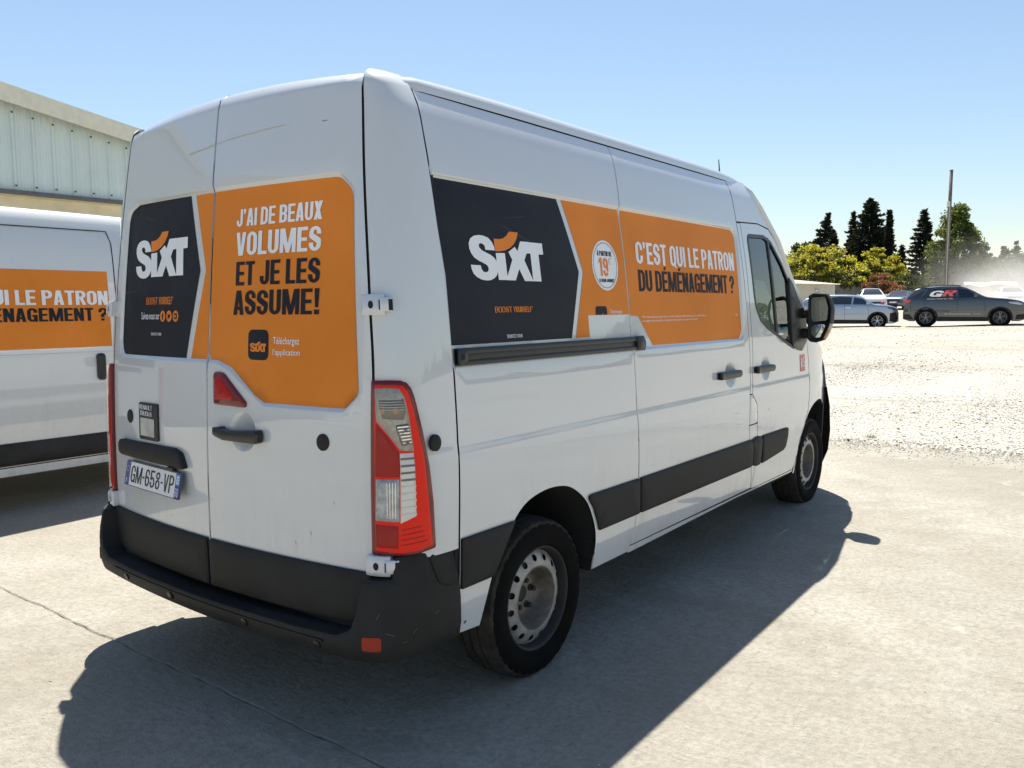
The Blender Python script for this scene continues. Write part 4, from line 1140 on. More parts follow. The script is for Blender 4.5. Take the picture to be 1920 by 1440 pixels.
put_font('lettering', "*19€ la demi-journée, prix à partir de, hors carburant, assurances et kilomètres en sus, pour un véhicule utilitaire", 1.908, 2.682, 1.523, 1.538, fs, WHITEF, sd, weight=.008)
put_font('lettering', "de la catégorie, selon disponibilités et conditions de location en vigueur, voir en agence et sur internet", 1.911, 2.567, 1.504, 1.517, fs, WHITEF, sd, weight=.008)
put_font('lettering', "rcs", 3.118, 3.152, 1.523, 1.533, fs, WHITEF, sd, weight=.008)
# Ra sticker on the front door
st = panel('sticker', rc(4.256, 1.10, 4.366, 1.224), fs0, mat('sticker_red', (.50, .05, .035), .4, coat=.5), fd, .05, off=.0015)
put_text('lettering', 'R', 4.268, 4.308, 1.134, 1.198, fs0, WHITEF, fd, off=.003, t=.2, b=.15, w=.5)
put_polys('lettering', [arc(4.333, 1.153, .022, .022, .009, .009, 0, 350, 14), rc(4.346, 1.131, 4.356, 1.176)], lambda a, b: (a, b), fs0, WHITEF, fd, .003)
panel('lettering', ellipse(4.333, 1.197, .011, .011, 12), fs0, WHITEF, fd, .03, off=.003)
panel('sticker', rc(4.262, 1.104, 4.360, 1.124), fs0, mat('sticker_pale', (.62, .22, .17), .5), fd, .05, off=.0027)

# --- sliding rail
rl = panel('door_rail', roundp(rc(.459, 1.372, 1.842, 1.436), .006), fs0, BLACKS, van, .06, off=.008, lip=.012, soft=.003)
for za, zb in ((1.414, 1.434), (1.374, 1.390)):
    panel('rail_lip', roundp(rc(.50, za, 1.835, zb), .006), fs0, BLACKS, rl, .06, off=.017, lip=.015, soft=.004)
panel('rail_end', roundp(rc(.459, 1.373, .515, 1.435), .008), fs0, BLACKS, rl, .05, off=.016, lip=.014, soft=.004)
panel('rail_bolt', ellipse(.482, 1.405, .012, .012, 14), fs0, RUBBER, rl, .03, off=.0166)
panel('rail_end', roundp([(1.795, 1.371), (1.868, 1.366), (1.880, 1.385), (1.880, 1.415), (1.862, 1.440), (1.795, 1.437)], .01), fs0, BLACKS, rl, .05, off=.024, lip=.022, soft=.006)
# --- handles and cap on the side
for (x0, x1, dd, cx) in ((2.775, 3.085, sd, 2.975), (3.355, 3.665, fd, 3.565)):
    ff = lambda u, v, d, cx=cx: fs0(u, v, d - .028 * np.maximum(0, 1 - (((u - cx) / .082)**2 + ((v - 1.168) / .082)**2)))
    panel('handle_recess', ellipse(cx, 1.168, .083 if dd is sd else .081, .083 if dd is sd else .081, 22), ff, WHITE, dd, .02)
    panel('door_handle', roundp([(x0, 1.148), (x1 - .02, 1.148), (x1, 1.158), (x1, 1.186), (x1 - .02, 1.192), (x0, 1.192)], .008), fs0, BLACKS, dd, .04, off=.036, lip=.020, soft=.008)
    for xa in (x0 + .022, x1 - .03):
        panel('handle_mount', roundp(rc(xa - .022, 1.150, xa + .022, 1.190), .006), fs0, BLACKS, dd, .04, off=.022, lip=.024, soft=.003)
panel('cap', ellipse(.325, 1.108, .028, .030, 20), fs0, BLACKP, van, .03, off=.006, lip=.01, soft=.004)
# --- front door glass
panel('window_seal', inset(WIN, -.004), fs0, BLACKS, fd, .05, holes=[inset(WIN, .020)], off=.003, lip=.02, soft=.003)
panel('window', inset(WIN, .012), fs0, GLASSV, fd, .08, off=-.008)
panel('window_bar', [(3.742, 2.045), (3.774, 2.045), (3.836, 1.365), (3.800, 1.375)], fs0, BLACKS, fd, .06, off=.001, lip=.012, soft=.003)
sail = panel('mirror_base', roundp([(4.085, 1.785), (4.150, 1.757), (4.335, 1.585), (4.395, 1.50), (4.447, 1.345), (4.295, 1.252), (4.214, 1.262), (4.095, 1.292)], [.01, .01, .02, .03, .02, .02, .03, .01]), fs0, BLACKS, fd, .05, off=.010, lip=.02, soft=.005)
for o in list(fd.children):
    if o.name.split('.')[0] in ('window_seal', 'window', 'window_bar', 'mirror_base', 'door_handle', 'handle_recess'): mirrored.append(o)

# --- door mirror
MO = roundp([(-1.062, 1.655), (-1.10, 1.676), (-1.19, 1.668), (-1.214, 1.63), (-1.230, 1.56), (-1.226, 1.47), (-1.212, 1.42), (-1.172, 1.328), (-1.12, 1.312), (-1.076, 1.318), (-1.062, 1.345)], .025, 4)
def mring(x, k): 
    c = np.mean(MO, 0); return [(x, c[0] + (p[0] - c[0]) * k, c[1] + (p[1] - c[1]) * k) for p in MO]
mir = None
def mirror_part():
    n = len(MO); V = []; 
    rings = [(4.315, .86), (4.300, .90), (4.296, .95), (4.300, .985), (4.32, 1.0), (4.37, .98), (4.41, .90), (4.435, .75), (4.445, .4)]
    for x, k in rings: V += mring(x, k)
    Fc = [(i*n+j, i*n+(j+1) % n, (i+1)*n+(j+1) % n, (i+1)*n+j) for i in range(len(rings)-1) for j in range(n)]
    Fc += [tuple(range(n))[::-1], tuple(range((len(rings)-1)*n, len(rings)*n))]
    h = mesh('side_mirror', V, Fc, BLACKP, van, True)
    fm = lambda u, v, d: (4.312 - d + .12 * (u + 1.14) - .05 * (v - 1.5), u, v)
    panel('mirror_glass', roundp([(-1.083, 1.640), (-1.185, 1.645), (-1.207, 1.56), (-1.200, 1.475), (-1.083, 1.462)], .02), fm, MIRROR, h, .05, off=.004, lip=.004)
    panel('mirror_glass', roundp([(-1.083, 1.440), (-1.192, 1.448), (-1.152, 1.352), (-1.085, 1.346)], .02), lambda u, v, d: (4.312 - d + .25 * (u + 1.14)**2 * 8 + .3 * (v - 1.40)**2 * 8, u, v), MIRROR, h, .02, off=.004, lip=.004)
    ring = [p for p in MO if p[1] < 1.455 and p[0] < -1.165]
    for nm, m_, lo, hi in (('indicator', LENSAMB, 1.345, 1.400), ('indicator', LENSCLR, 1.400, 1.455)):
        V = []; Q = [p for p in resample(MO, .008) if lo - .004 <= p[1] <= hi + .004 and p[0] < -1.15]
        Q.sort(key=lambda p: p[1])
        for p in Q: V += [(4.303, p[0] + .004, p[1]), (4.306, p[0] - .006, p[1] - .002), (4.37, p[0] - .005, p[1] - .002)]
        mesh(nm, V, [(3*i+k, 3*i+3+k, 3*i+4+k, 3*i+1+k) for i in range(len(Q)-1) for k in (0, 1)], m_, h, True)
    for za, zb in ((1.535, 1.50), (1.385, 1.35)):
        mb = MB(); mb.tube([(4.33, -.985, (za + zb) / 2 + .01), (4.36, -1.09, (za + zb) / 2 + .01)], [.042, .034], 12); mb.build('mirror_arm', BLACKP, h, True)
    return h
mir = mirror_part()
mirrored += [mir] + list(mir.children)

# --- nose, windscreen
FR = dict(bumper=[((5.50, .27), (5.05, .30, .97)), ((5.57, .40), (5.09, .40, 1.0)), ((5.575, .55), (5.12, .56, 1.006)), ((5.55, .74), (5.11, .77, 1.0)), ((5.50, .86), (5.02, .93, 1.0))],
          nose=[((5.50, .86), (5.02, .93, .995)), ((5.44, 1.02), (4.99, 1.09, .985)), ((5.30, 1.13), (4.93, 1.215, .97)), ((5.0, 1.25), (4.72, 1.325, .965)), ((4.80, 1.33), (4.43, 1.385, .975))],
          windscreen=[((4.80, 1.335), (4.405, 1.40, .985)), ((4.58, 1.50), (4.33, 1.585, .992)), ((4.32, 1.75), (4.155, 1.765, .978)), ((4.06, 2.02), (3.96, 2.02, .950)), ((3.82, 2.25), (3.72, 2.235, .912))],
          header=[((3.82, 2.25), (3.72, 2.235, .915)), ((3.70, 2.35), (3.64, 2.315, .890)), ((3.56, 2.435), (3.555, 2.39, .850))])
for nm, m_ in (('bumper', BLACKP), ('nose', WHITE), ('windscreen', GLASSV), ('header', WHITE)):
    V = []; ts = np.linspace(-1, 1, 33); rows = FR[nm]
    for (xc, zc), (xe, ze, we) in rows:
        for t in ts:
            k = abs(t)**2.6; V.append((xc + (xe - xc) * k, we * t, zc + (ze - zc) * k))
    n = len(ts)
    mesh({'bumper': 'front_bumper', 'nose': 'bonnet', 'windscreen': 'windscreen', 'header': 'roof_header'}[nm], V, [(i*n+j, i*n+j+1, (i+1)*n+j+1, (i+1)*n+j) for i in range(len(rows)-1) for j in range(n-1)], m_, van, True)
for sg in (-1, 1):
    mb = MB(); mb.tube([(4.34, sg * .915, 1.40), (4.25, sg * .910, 1.57), (4.08, sg * .895, 1.74), (3.94, sg * .870, 1.96)], [.06, .06, .065, .06], 10); mb.build('pillar_light_block', INTERIOR, van, True)  # unseen tube added inside the pillar to stop sun crossing the cab
    mb = MB(); V = []
    fsid = lambda u, v, d: (u, sg * float(0), v)
    hl = mesh('headlight', [(5.00, sg * .970, .985), (5.00, sg * .962, 1.09), (5.20, sg * .80, 1.135), (5.36, sg * .60, 1.085), (5.43, sg * .58, .99), (5.25, sg * .82, .955)], [(0, 1, 2, 5), (2, 3, 4, 5)], mat('headlight_lens', (.5, .52, .55), .05, .3, coat=1.), van)
    mb = MB(); mb.tube([(4.40, sg * .985, 1.39), (4.335, sg * .99, 1.59), (4.15, sg * .975, 1.775), (3.95, sg * .948, 2.025), (3.71, sg * .908, 2.235), (3.62, sg * .872, 2.335), (3.53, sg * .835, 2.395)], [.03, .028, .026, .026, .026, .024, .012], 10); mb.build('windscreen_pillar', WHITE, van, True)
fbc = panel('bumper_cladding', roundp([(4.965, .795), (5.012, .93), (5.06, .90), (5.13, .76), (5.13, .36), (5.0, .36)], [.01, .02, .03, .05, .02, .02]), fs0, BLACKP, van, .05, off=.006, lip=.05, soft=.006)
mirrored.append(fbc)
mb = MB(); mb.tube([(3.50, -.715, 2.45), (3.48, -.715, 2.555)], [.006, .003], 8); mb.tube([(3.50, -.715, 2.44), (3.498, -.715, 2.462)], [.02, .014], 10); mb.build('aerial', BLACKS, van)

# --- cab interior
mb = MB(); mb.box((3.30, 0, 1.43), (.03, 1.74, 1.66)); mb.build('bulkhead', INTERIOR, van)
mb = MB(); mb.box((4.0, 0, .62), (1.4, 1.8, .06)); mb.build('cab_floor', INTERIOR, van)
for y in (-.60, -.12, .56):
    mb = MB(); mb.box((3.72, y, .98), (.50, .46, .16), .05); mb.box((3.47, y, 1.27), (.13, .46, .62), .05, Matrix.Rotation(R_(-9), 3, 'Y')); mb.box((3.42, y, 1.66), (.09, .26, .17), .04); mb.tube([(3.43, y, 1.50), (3.42, y, 1.62)], .02, 8)
    auto_smooth(mb.build('seat', SEAT, van))
mb = MB(); mb.box((4.46, 0, 1.20), (.46, 1.84, .26), .08); mb.box((4.25, .50, 1.31), (.26, .42, .12), .04); mb.box((4.30, -.05, 1.12), (.22, .40, .40), .05); auto_smooth(mb.build('dashboard', INTERIOR, van))
for y in (-.505, .505):
    mb = MB(); mb.box((3.93, y, 2.00), (.03, .79, .34), .01, Matrix.Rotation(R_(-38), 3, 'Y')); mb.build('sun_block_panel', INTERIOR, van)  # unseen panel added to block sun from windscreen to side window
mb = MB(); mb.box((3.45, 0, 2.30), (.40, 1.60, .03), .01); mb.build('roof_light_block', INTERIOR, van)  # unseen panel added under the roof to block light through the cab
mb = MB(); mb.box((3.735, 0, 2.205), (.22, 1.77, .03), .01, Matrix.Rotation(R_(42), 3, 'Y')); mb.build('header_light_block', INTERIOR, van)  # added out of view to close the light leak above the windscreen
V = MB(); c = Vector((4.05, .50, 1.30)); rt = Matrix.Rotation(R_(-58), 3, 'Y')
V.tube([c + rt @ Vector((.21 * math.cos(a), .21 * math.sin(a), 0)) for a in np.linspace(0, 2 * math.pi, 33)], .017, 8, caps=False); V.box(c, (.12, .10, .04), .01, rt); V.box(c, (.04, .40, .02), 0, rt); V.tube([c, c + Vector((.25, 0, -.16))], .03, 8); V.build('steering_wheel', BLACKS, van, True)

# --- wheels
def wheel(cx, cy, cz, parent, sgn=-1, steer=0., spin=0.):
    """steel van wheel; sgn -1 for the right-hand side"""
    o = bpy.data.objects.new('wheel', None); COL.objects.link(o); o.parent = parent
    o.location = (cx, cy, cz); o.rotation_euler = (0, spin, steer)
    s = sgn
    W = .105
    prof = [(-W*.95, .225), (-W*1.08, .27), (-W*1.02, .312), (-W*.86, .337), (-.062, .3435), (-.060, .336), (-.052, .336), (-.050, .345), (-.018, .3465), (-.016, .338), (-.006, .338), (-.004, .3465),
            (.028, .3455), (.030, .337), (.040, .337), (.042, .3445), (.078, .3405), (W*.90, .334), (W*.98, .322), (W*1.06, .305), (W*1.10, .285), (W*1.10, .268), (W*1.07, .262), (W*1.06, .252), (W*1.02, .238), (W*.96, .227), (W*.90, .222)]
    def wob(i, j):
        if 16 <= i <= 18: return -.0065 if j % 4 == 0 else 0
        if 3 <= i <= 4: return -.006 if j % 4 == 0 else 0
        return 0
    mb = MB(); mb.lathe([(a * s, r) for a, r in prof], 144, wob=wob)
    t = mesh('tyre', mb.v, mb.f, [TYRE, TYREDUST], o, True, [1 if 2 <= i // 144 <= 17 else 0 for i in range(len(mb.f))]); auto_smooth(t, 30)
    rim = [(W*.90, .223), (W*.95, .226), (W*.97, .222), (W*.93, .216), (W*.82, .2125), (W*.52, .2105), (W*.40, .206), (W*.10, .203), (-W*.9, .205), (-W*.95, .222)]
    mb = MB(); mb.lathe([(a * s, r) for a, r in rim], 72); mb.build('rim', DARKSTEEL, o, True)
    # pressed disc: sloping ring with round vents, then the bowl
    NV = 15
    def fd_(u, v, d):
        r = v; a = np.interp(r, [.138, .148, .160, .180, .206], [.088, .089, .087, .078, .056]) + d
        return (r * np.cos(u), s * a, r * np.sin(u))
    holes = [ellipse((k + .5) * 2 * math.pi / NV, .174, .082, .0138, 14) for k in range(NV)]
    out = [(2 * math.pi * i / 84, .138) for i in range(85)] + [(2 * math.pi * i / 84, .2055) for i in range(84, -1, -1)]
    panel('wheel_disc', out, fd_, STEEL, o, .075, holes=holes, lip=.012, grid=False, loops=[[(.02 + 6.24 * i / 83, z) for i in range(84)] + [(.02 + 6.24 * i / 83, z + .0004) for i in range(83, -1, -1)] for z in (.148, .158)])
    bowl = [(.088, .1385), (.089, .134), (.084, .129), (.050, .120), (.022, .108), (.006, .095), (.002, .085), (.002, .040), (-.006, .036), (-.010, .0001)]
    mb = MB(); mb.lathe([(a * s, r) for a, r in bowl], 64); auto_smooth(mb.build('wheel_bowl', mat('wheel_steel_dusty', (.13, .112, .09), .55, .15, vary=.5, vscale=16), o, True), 50)
    mb = MB(); mb.lathe([(.002 * s, .088), (.006 * s, .084), (.006 * s, .036), (.0 * s, .033)], 40); auto_smooth(mb.build('hub_plate', STEELB, o, True), 30)
    for k in range(5):
        a = 2 * math.pi * k / 5 + .5
        mb = MB(); mb.lathe([(.004 * s, .017), (.012 * s, .0165), (.014 * s, .0125), (.034 * s, .012), (.037 * s, .009), (.037 * s, .0001)], 6, c=(.063 * math.cos(a), 0, .063 * math.sin(a)))
        mb.build('wheel_nut', DARKSTEEL, o)
    mb = MB(); mb.lathe([(-.004 * s, .034), (.010 * s, .031), (.013 * s, .024), (.013 * s, .0001)], 32); auto_smooth(mb.build('hub_cap', DARKSTEEL, o, True), 30)
    return o
WZ = .333
w_rr = wheel(1.012, -.885, WZ, van, -1, 0, .3)
w_fr = wheel(4.706, -.872, WZ + .030, van, -1, R_(0), .1)
wheel(1.012, .885, WZ, van, 1); wheel(4.706, .872, WZ + .030, van, 1)

# --- far side of the body: mirror copies
mp = {}
for o in mirrored:
    c = o.copy(); COL.objects.link(c)
    if o in fd.children and fd in mp: c.parent = mp[fd]
    elif o.parent is not None and o.parent in mp: c.parent = mp[o.parent]
    elif o.parent is van: c.scale = (1, -1, 1)
    if o.parent is van: c.parent = van
    mp[o] = c

# ================================================================== second van, parked beside the first
YV = 5.03
van2 = thing('parked_van', 'second white rental van standing beyond the first, orange panel on its side', 'van', (-1.45, YV, 0), 0)
_h2 = pchip([.25, .45, .7, 1.0, 1.3, 1.8, 2.1, 2.22, 2.30, 2.345, 2.375], [.97, 1.005, 1.025, 1.034, 1.026, 1.006, .978, .957, .930, .900, .860])
def w2(x): return 1 - .04 * sstep(.30, 0, x) - .13 * sstep(4.75, 5.6, x)
def f2(u, v, d): return (u, -(_h2(v) * w2(u) + d), v)
zt2 = pchip([0, .06, .2, .5, 1.5, 3.75, 4.05, 4.45, 4.95, 5.25, 5.5, 5.62], [2.10, 2.33, 2.40, 2.43, 2.45, 2.43, 2.34, 1.86, 1.36, 1.14, .95, .60])
V = []; xs2 = list(np.linspace(0, .25, 5)) + list(np.linspace(.5, 3.2, 12)) + list(np.linspace(3.4, 5.62, 22))
for x in xs2:
    zt = float(zt2(x)); prof = []
    for z in np.linspace(.30, max(.40, min(2.33, zt - .10)), 16):
        yy_ = float(_h2(z) * w2(x)) - (max(0, z - 1.36) * .22 if x > 3.9 else 0)
        prof.append((-yy_, z))
    ye = -prof[-1][0]
    prof += [(-ye * .975, zt - .05), (-ye * .93, zt - .025), (-ye * .8, zt - .012), (-ye * .4, zt), (0, zt)]
    prof += [(-y, z) for y, z in prof[-2::-1]]
    V += [(x, y, z) for y, z in prof]
n = len(V) // len(xs2)
Fc = [(i*n+j, (i+1)*n+j, (i+1)*n+j+1, i*n+j+1) for i in range(len(xs2)-1) for j in range(n-1)] + [tuple(range(n))]
auto_smooth(mesh('body', V, Fc, WHITE2, van2), 50)
o2x = 1.45
for ln in ([(o2x - 1.40 + .05, 2.268), (o2x + 1.774, 2.272), (o2x + 1.80, 2.17), (o2x + 1.80, .40)], [(o2x + .42, 2.268), (o2x + .40, .40)], [(o2x + 1.86, 2.05), (o2x + 1.86, .40)], [(o2x + .4, .372), (o2x + 2.9, .372)]):
    strip('shut_line', ln, .009, f2, RUBBER, van2, .0015)
panel('film', rc(o2x - .10, 1.297, o2x + 1.737, 1.929), f2, ORANGE, van2, .08, off=.0025)
panel('film', [(o2x - 1.2, 1.297), (o2x - .22, 1.297), (o2x - .12, 1.60), (o2x - .24, 1.929), (o2x - 1.2, 1.929)], f2, INK, van2, .08, off=.0025)
put_text('lettering', "C'EST QUI LE PATRON", o2x + .315, o2x + 1.725, 1.648, 1.765, f2, WHITEF, van2, off=.005, **KW)
put_text('lettering', "DU DÉMÉNAGEMENT ?", o2x + .335, o2x + 1.715, 1.515, 1.622, f2, INK, van2, off=.005, **KW)
panel('side_moulding', roundp(rc(o2x - .9, .385, o2x + 2.6, .566), .02), f2, BLACKP, van2, .1, off=.014, lip=.016, soft=.006)
panel('side_moulding', roundp(rc(o2x - .9, 1.205, o2x - .2, 1.25), .01), f2, BLACKS, van2, .1, off=.012, lip=.014, soft=.004)
panel('crease', [(o2x - .9, 1.262), (o2x + 1.75, 1.258), (o2x + 1.75, 1.235), (o2x - .9, 1.239)], f2, WHITE2, van2, .1, off=.005, lip=.006, soft=.004)
panel('door_handle', roundp(rc(o2x + 1.595, 1.015, o2x + 1.665, 1.240), .034), f2, BLACKS, van2, .04, off=.030, lip=.03, soft=.01)
panel('window', roundp([(o2x + 1.95, 2.02), (o2x + 2.35, 2.02), (o2x + 3.0, 1.42), (o2x + 2.95, 1.36), (o2x + 1.97, 1.40)], .06), f2, mat('dark_glass', (.012, .015, .016), .05, coat=1.), van2, .08, off=.004)
panel('windscreen', [(4.06, -.72), (4.06, .72), (4.86, .82), (4.86, -.82)], lambda u, v, d: (u, v, zt2(u) + .006 + d - .02 * (v / .8)**2), mat('dark_glass', (.012, .015, .016), .05, coat=1.), van2, .1, off=.006)
for sg in (-1, 1):
    panel('tail_lamp', roundp(rc(.02, .72, .14, 1.35), .02), (f2 if sg < 0 else mirY(f2)), LENSMID, van2, .06, off=.01, lip=.02, soft=.004)
for (wx, wy, sg) in ((.98, -.90, -1), (4.55, -.90, -1), (.98, .90, 1), (4.55, .90, 1)):
    c = w_rr.copy(); COL.objects.link(c); c.parent = van2; c.location = (wx, wy, .333)
    c.rotation_euler = (0, .5, 0 if sg < 0 else math.pi)
    for ch in w_rr.children:
        q = ch.copy(); COL.objects.link(q); q.parent = c
    if sg < 0:
        panel('wheel_arch', [(wx + .40 * math.cos(a), .36 + .44 * math.sin(a)) for a in np.linspace(-.12, math.pi + .12, 22)], f2, mat('housing_felt', (.016, .016, .016), .95), van2, .1, off=.002)

# ================================================================== passenger cars
DKGLASS = mat('dark_glass', (.012, .015, .016), .05, coat=1.)
def car(name, label, loc, rz, top, belt, W, wheels, wr, body, low=.20, clad=BLACKP, sides=(), screen=None, rearw=None, tum=.42, front=None, group=None, spoke=None, roofm=None):
    root = thing(name, label, 'car', loc, rz, group)
    tx = np.array([p[0] for p in top]); tz = np.array([p[1] for p in top])
    zt = pchip(tx, tz)
    x0, x1 = tx[0], tx[-1]; xm = (x0 + x1) / 2; hl = (x1 - x0) / 2
    bx, bz = [p[0] for p in belt], [p[1] for p in belt]
    zb = lambda x: np.interp(x, bx, bz)
    def wl(x):
        s = np.abs((x - xm) / hl)
        return W / 2 * (1 - .07 * s**4 - .22 * np.maximum(0, (s - .86) / .14)**2)
    def ycs(x, z):
        b = zb(x)
        y = wl(x) * (1 - .045 * ((z - .60) / .45)**2 * np.where(z < .6, 1.2, .6))
        return y - tum * np.maximum(0, z - b) + .02 * np.minimum(0, z - b + .03) * 0
    f = lambda u, v, d: (u, -(ycs(u, v) + d), v)
    xs = np.unique(np.concatenate([np.linspace(x0, x1, 60), tx[1:-1]]))
    NZ = 12; V = []
    for x in xs:
        t = float(zt(x)); lo = min(low + .10 * max(0, (abs((x - xm) / hl) - .88) / .12), t - .12)
        prof = [(-float(ycs(x, z)), z) for z in np.linspace(lo, t - .055, NZ)]
        ye = -prof[-1][0]
        prof += [(-ye * .975, t - .028), (-ye * .91, t - .012), (-ye * .6, t - .002), (0, t)]
        prof += [(-y, z) for y, z in prof[-2::-1]]
        V += [(x, y, z) for y, z in prof]
    n = len(V) // len(xs); Fc = []
    for i in range(len(xs) - 1):
        for j in range(n - 1):
            if j < NZ - 1 or j >= n - NZ:
                c = (np.array(V[i*n+j]) + np.array(V[(i+1)*n+j+1])) / 2
                if any((c[0] - wx)**2 + (c[2] - wr)**2 < (wr + .045)**2 for wx in wheels): continue
            Fc.append((i*n+j, (i+1)*n+j, (i+1)*n+j+1, i*n+j+1))
    Fc += [tuple(range(n)), tuple(range((len(xs)-1)*n, len(xs)*n))[::-1]]
    b_ = mesh('body', V, Fc, body, root); auto_smooth(b_, 45)
    ff = mirY(f)
    mb = MB(); mb.box(((x0 + x1) / 2, 0, .30), ((x1 - x0) * .8, W * .72, .16)); mb.build('underbody', LININ, root)
    for fn in (f, ff):
        for wx in wheels:
            A = [(wx + (wr + .10) * math.cos(a), wr + (wr + .085) * math.sin(a)) for a in np.linspace(-.32, math.pi + .32, 20)]
            B = [(wx + (wr + .025) * math.cos(a), wr + (wr + .025) * math.sin(a)) for a in np.linspace(math.pi + .32, -.32, 20)]
            panel('wheel_arch_trim', A + B, fn, clad, root, .08, off=.012, lip=.05, soft=.006)
            P = [(wx + (wr + .05) * math.cos(a), wr + (wr + .05) * math.sin(a)) for a in np.linspace(0, 2 * math.pi, 24)]
            VV = [tuple(fn(np.array([p[0]]), np.array([p[1]]), np.array([-.02]))[k][0] for k in range(3)) for p in P]
            VI = [(v[0], v[1] * .68, v[2]) for v in VV]
            mesh('wheel_housing', VV + VI, [(i, (i+1) % 24, 24 + (i+1) % 24, 24 + i) for i in range(24)] + [tuple(range(24, 48))], LININ, root)
        panel('sill_trim', roundp([(wheels[0] + wr + .06, low + .01), (wheels[1] - wr - .06, low + .01), (wheels[1] - wr - .10, low + .17), (wheels[0] + wr + .10, low + .19)], .02), fn, clad, root, .1, off=.012, lip=.02, soft=.004)
        for P in sides:
            nm, poly, mt, off = P
            panel(nm, poly, fn, mt, root, .08, off=off, lip=.006 if off > .008 else 0, soft=.003 if off > .008 else 0)
    def ftop(u, v, d):
        t = zt(u); ye = ycs(u, t - .055) * .91
        return (u, v * ye, t - .012 * np.abs(v)**2.4 + d)
    if screen:
        panel('windscreen', roundp(screen, .03), ftop, DKGLASS, root, .1, off=.006)
    if rearw:
        panel('rear_window', roundp(rearw, .03), ftop, DKGLASS, root, .1, off=.006)
    for wx in wheels:
        for sg in (-1, 1):
            w = bpy.data.objects.new('wheel', None); COL.objects.link(w); w.parent = root; w.location = (wx, sg * (W / 2 - .125), wr)
            r = wr; a = .11
            mb = MB(); mb.lathe([(-a, r * .68), (-a * 1.05, r * .85), (-a * .9, r * .97), (-a * .6, r), (a * .6, r), (a * .9, r * .97), (a * 1.05, r * .85), (a * .98, r * .70), (a * .90, r * .69)] if sg > 0 else [(q[0] * -1, q[1]) for q in [(-a, r * .68), (-a * 1.05, r * .85), (-a * .9, r * .97), (-a * .6, r), (a * .6, r), (a * .9, r * .97), (a * 1.05, r * .85), (a * .98, r * .70), (a * .90, r * .69)]], 36)
            auto_smooth(mb.build('tyre', TYRE, w), 40)
            mb = MB(); mb.lathe([(sg * a * .9, r * .70), (sg * a * .92, r * .67), (sg * a * .8, r * .655), (-sg * a, r * .64)], 36); mb.lathe([(sg * a * .2, r * .66), (sg * a * .2, .001)], 24, k=1); mb.build('rim', [spoke or STEEL, DARKSTEEL], w, True)
            mb = MB()
            for k in range(5):
                for da in (-.20, .20):
                    q = 2 * math.pi * k / 5 + .3
                    p0 = Vector((math.cos(q + da * .3) * r * .12, sg * a * .78, math.sin(q + da * .3) * r * .12)); p1 = Vector((math.cos(q + da) * r * .66, sg * a * .82, math.sin(q + da) * r * .66))
                    mb.tube([p0, p1], [r * .055, r * .045], 6)
            mb.lathe([(sg * a * .9, r * .001), (sg * a * .9, r * .13), (sg * a * .6, r * .16)], 16)
            mb.build('spokes', spoke or STEEL, w)
    for sg in (-1, 1):
        xm_ = screen[2][0] if screen else x1 - 1
        xx = (screen[1][0] if screen else x1 - 1.4) - .18 if front is None else front
        zz = float(zb(xx)) + .06
        yy_ = float(ycs(xx, zz))
        mb = MB(); mb.box((xx, sg * (yy_ + .11), zz + .02), (.14, .20, .13), .04); mb.box((xx, sg * (yy_ + .02), zz - .02), (.06, .08, .04)); auto_smooth(mb.build('door_mirror', body, root))
    return root, f, ff, ftop, ycs

SILV = paint('silver_blue_paint', (.30, .35, .44), wob=0, dirt=.2, rough=.28, metal=.55)
DARK = paint('dark_slate_paint', (.020, .025, .036), wob=0, dirt=.6, rough=.3, metal=.2)
DARK2 = paint('dark_blue_paint', (.030, .030, .050), wob=0, dirt=.4, rough=.3, metal=.2)
WCAR = paint('white_car_paint', (.72, .73, .74), wob=0, dirt=.2)
ALLOY = mat('alloy_wheel', (.55, .56, .57), .3, .7); ALLOYG = mat('alloy_grey', (.20, .205, .21), .35, .6)
TAIL = mat('car_tail_lamp', (.55, .03, .02), .15, coat=1.); HEADL = mat('car_headlamp', (.40, .44, .48), .08, .4, coat=1.)

# dark SUV: local x runs forward, rear wheel at x = 0
mx, my = 37.50, 3.034; hd = R_(-81.27)
ox, oy = mx - 1.345 * math.cos(hd), my - 1.345 * math.sin(hd)
GS = [('side_window', roundp([(-.18, 1.185), (1.11, 1.175), (1.05, 1.545), (.75, 1.575), (.05, 1.525)], [.03, .02, .04, 0, .08]), DKGLASS, .003),
      ('side_window', roundp([(1.20, 1.175), (1.93, 1.19), (1.52, 1.505), (1.14, 1.545)], [.02, .05, .08, .04]), CARGLASS, .003),
      ('rear_quarter_window', roundp([(-.50, 1.24), (-.26, 1.20), (-.04, 1.50), (-.20, 1.46)], .03), DKGLASS, .003),
      ('door_handle', roundp(rc(.12, 1.02, .34, 1.05), .012), DARK, .02), ('door_handle', roundp(rc(1.22, 1.02, 1.44, 1.05), .012), DARK, .02),
      ('tail_lamp', roundp([(-.84, 1.10), (-.56, 1.11), (-.64, 1.01), (-.85, .97)], .02), TAIL, .012),
      ('headlamp', roundp([(2.95, .99), (3.30, .985), (3.50, .88), (3.35, .86), (3.0, .93)], .02), HEADL, .012),
      ('shut_line', [(1.155, .34), (1.165, .34), (1.165, 1.18), (1.155, 1.18)], RUBBER, .002), ('shut_line', [(2.16, .36), (2.17, .36), (2.13, 1.15), (2.12, 1.15)], RUBBER, .002), ('shut_line', [(-.02, .75), (-.01, .75), (-.10, 1.18), (-.11, 1.18)], RUBBER, .002),
      ('bumper_trim', roundp([(-.885, .50), (-.62, .50), (-.45, .27), (-.80, .27)], .03), BLACKP, .014), ('bumper_trim', roundp([(3.26, .46), (3.60, .50), (3.56, .30), (3.22, .27)], .03), BLACKP, .014)]
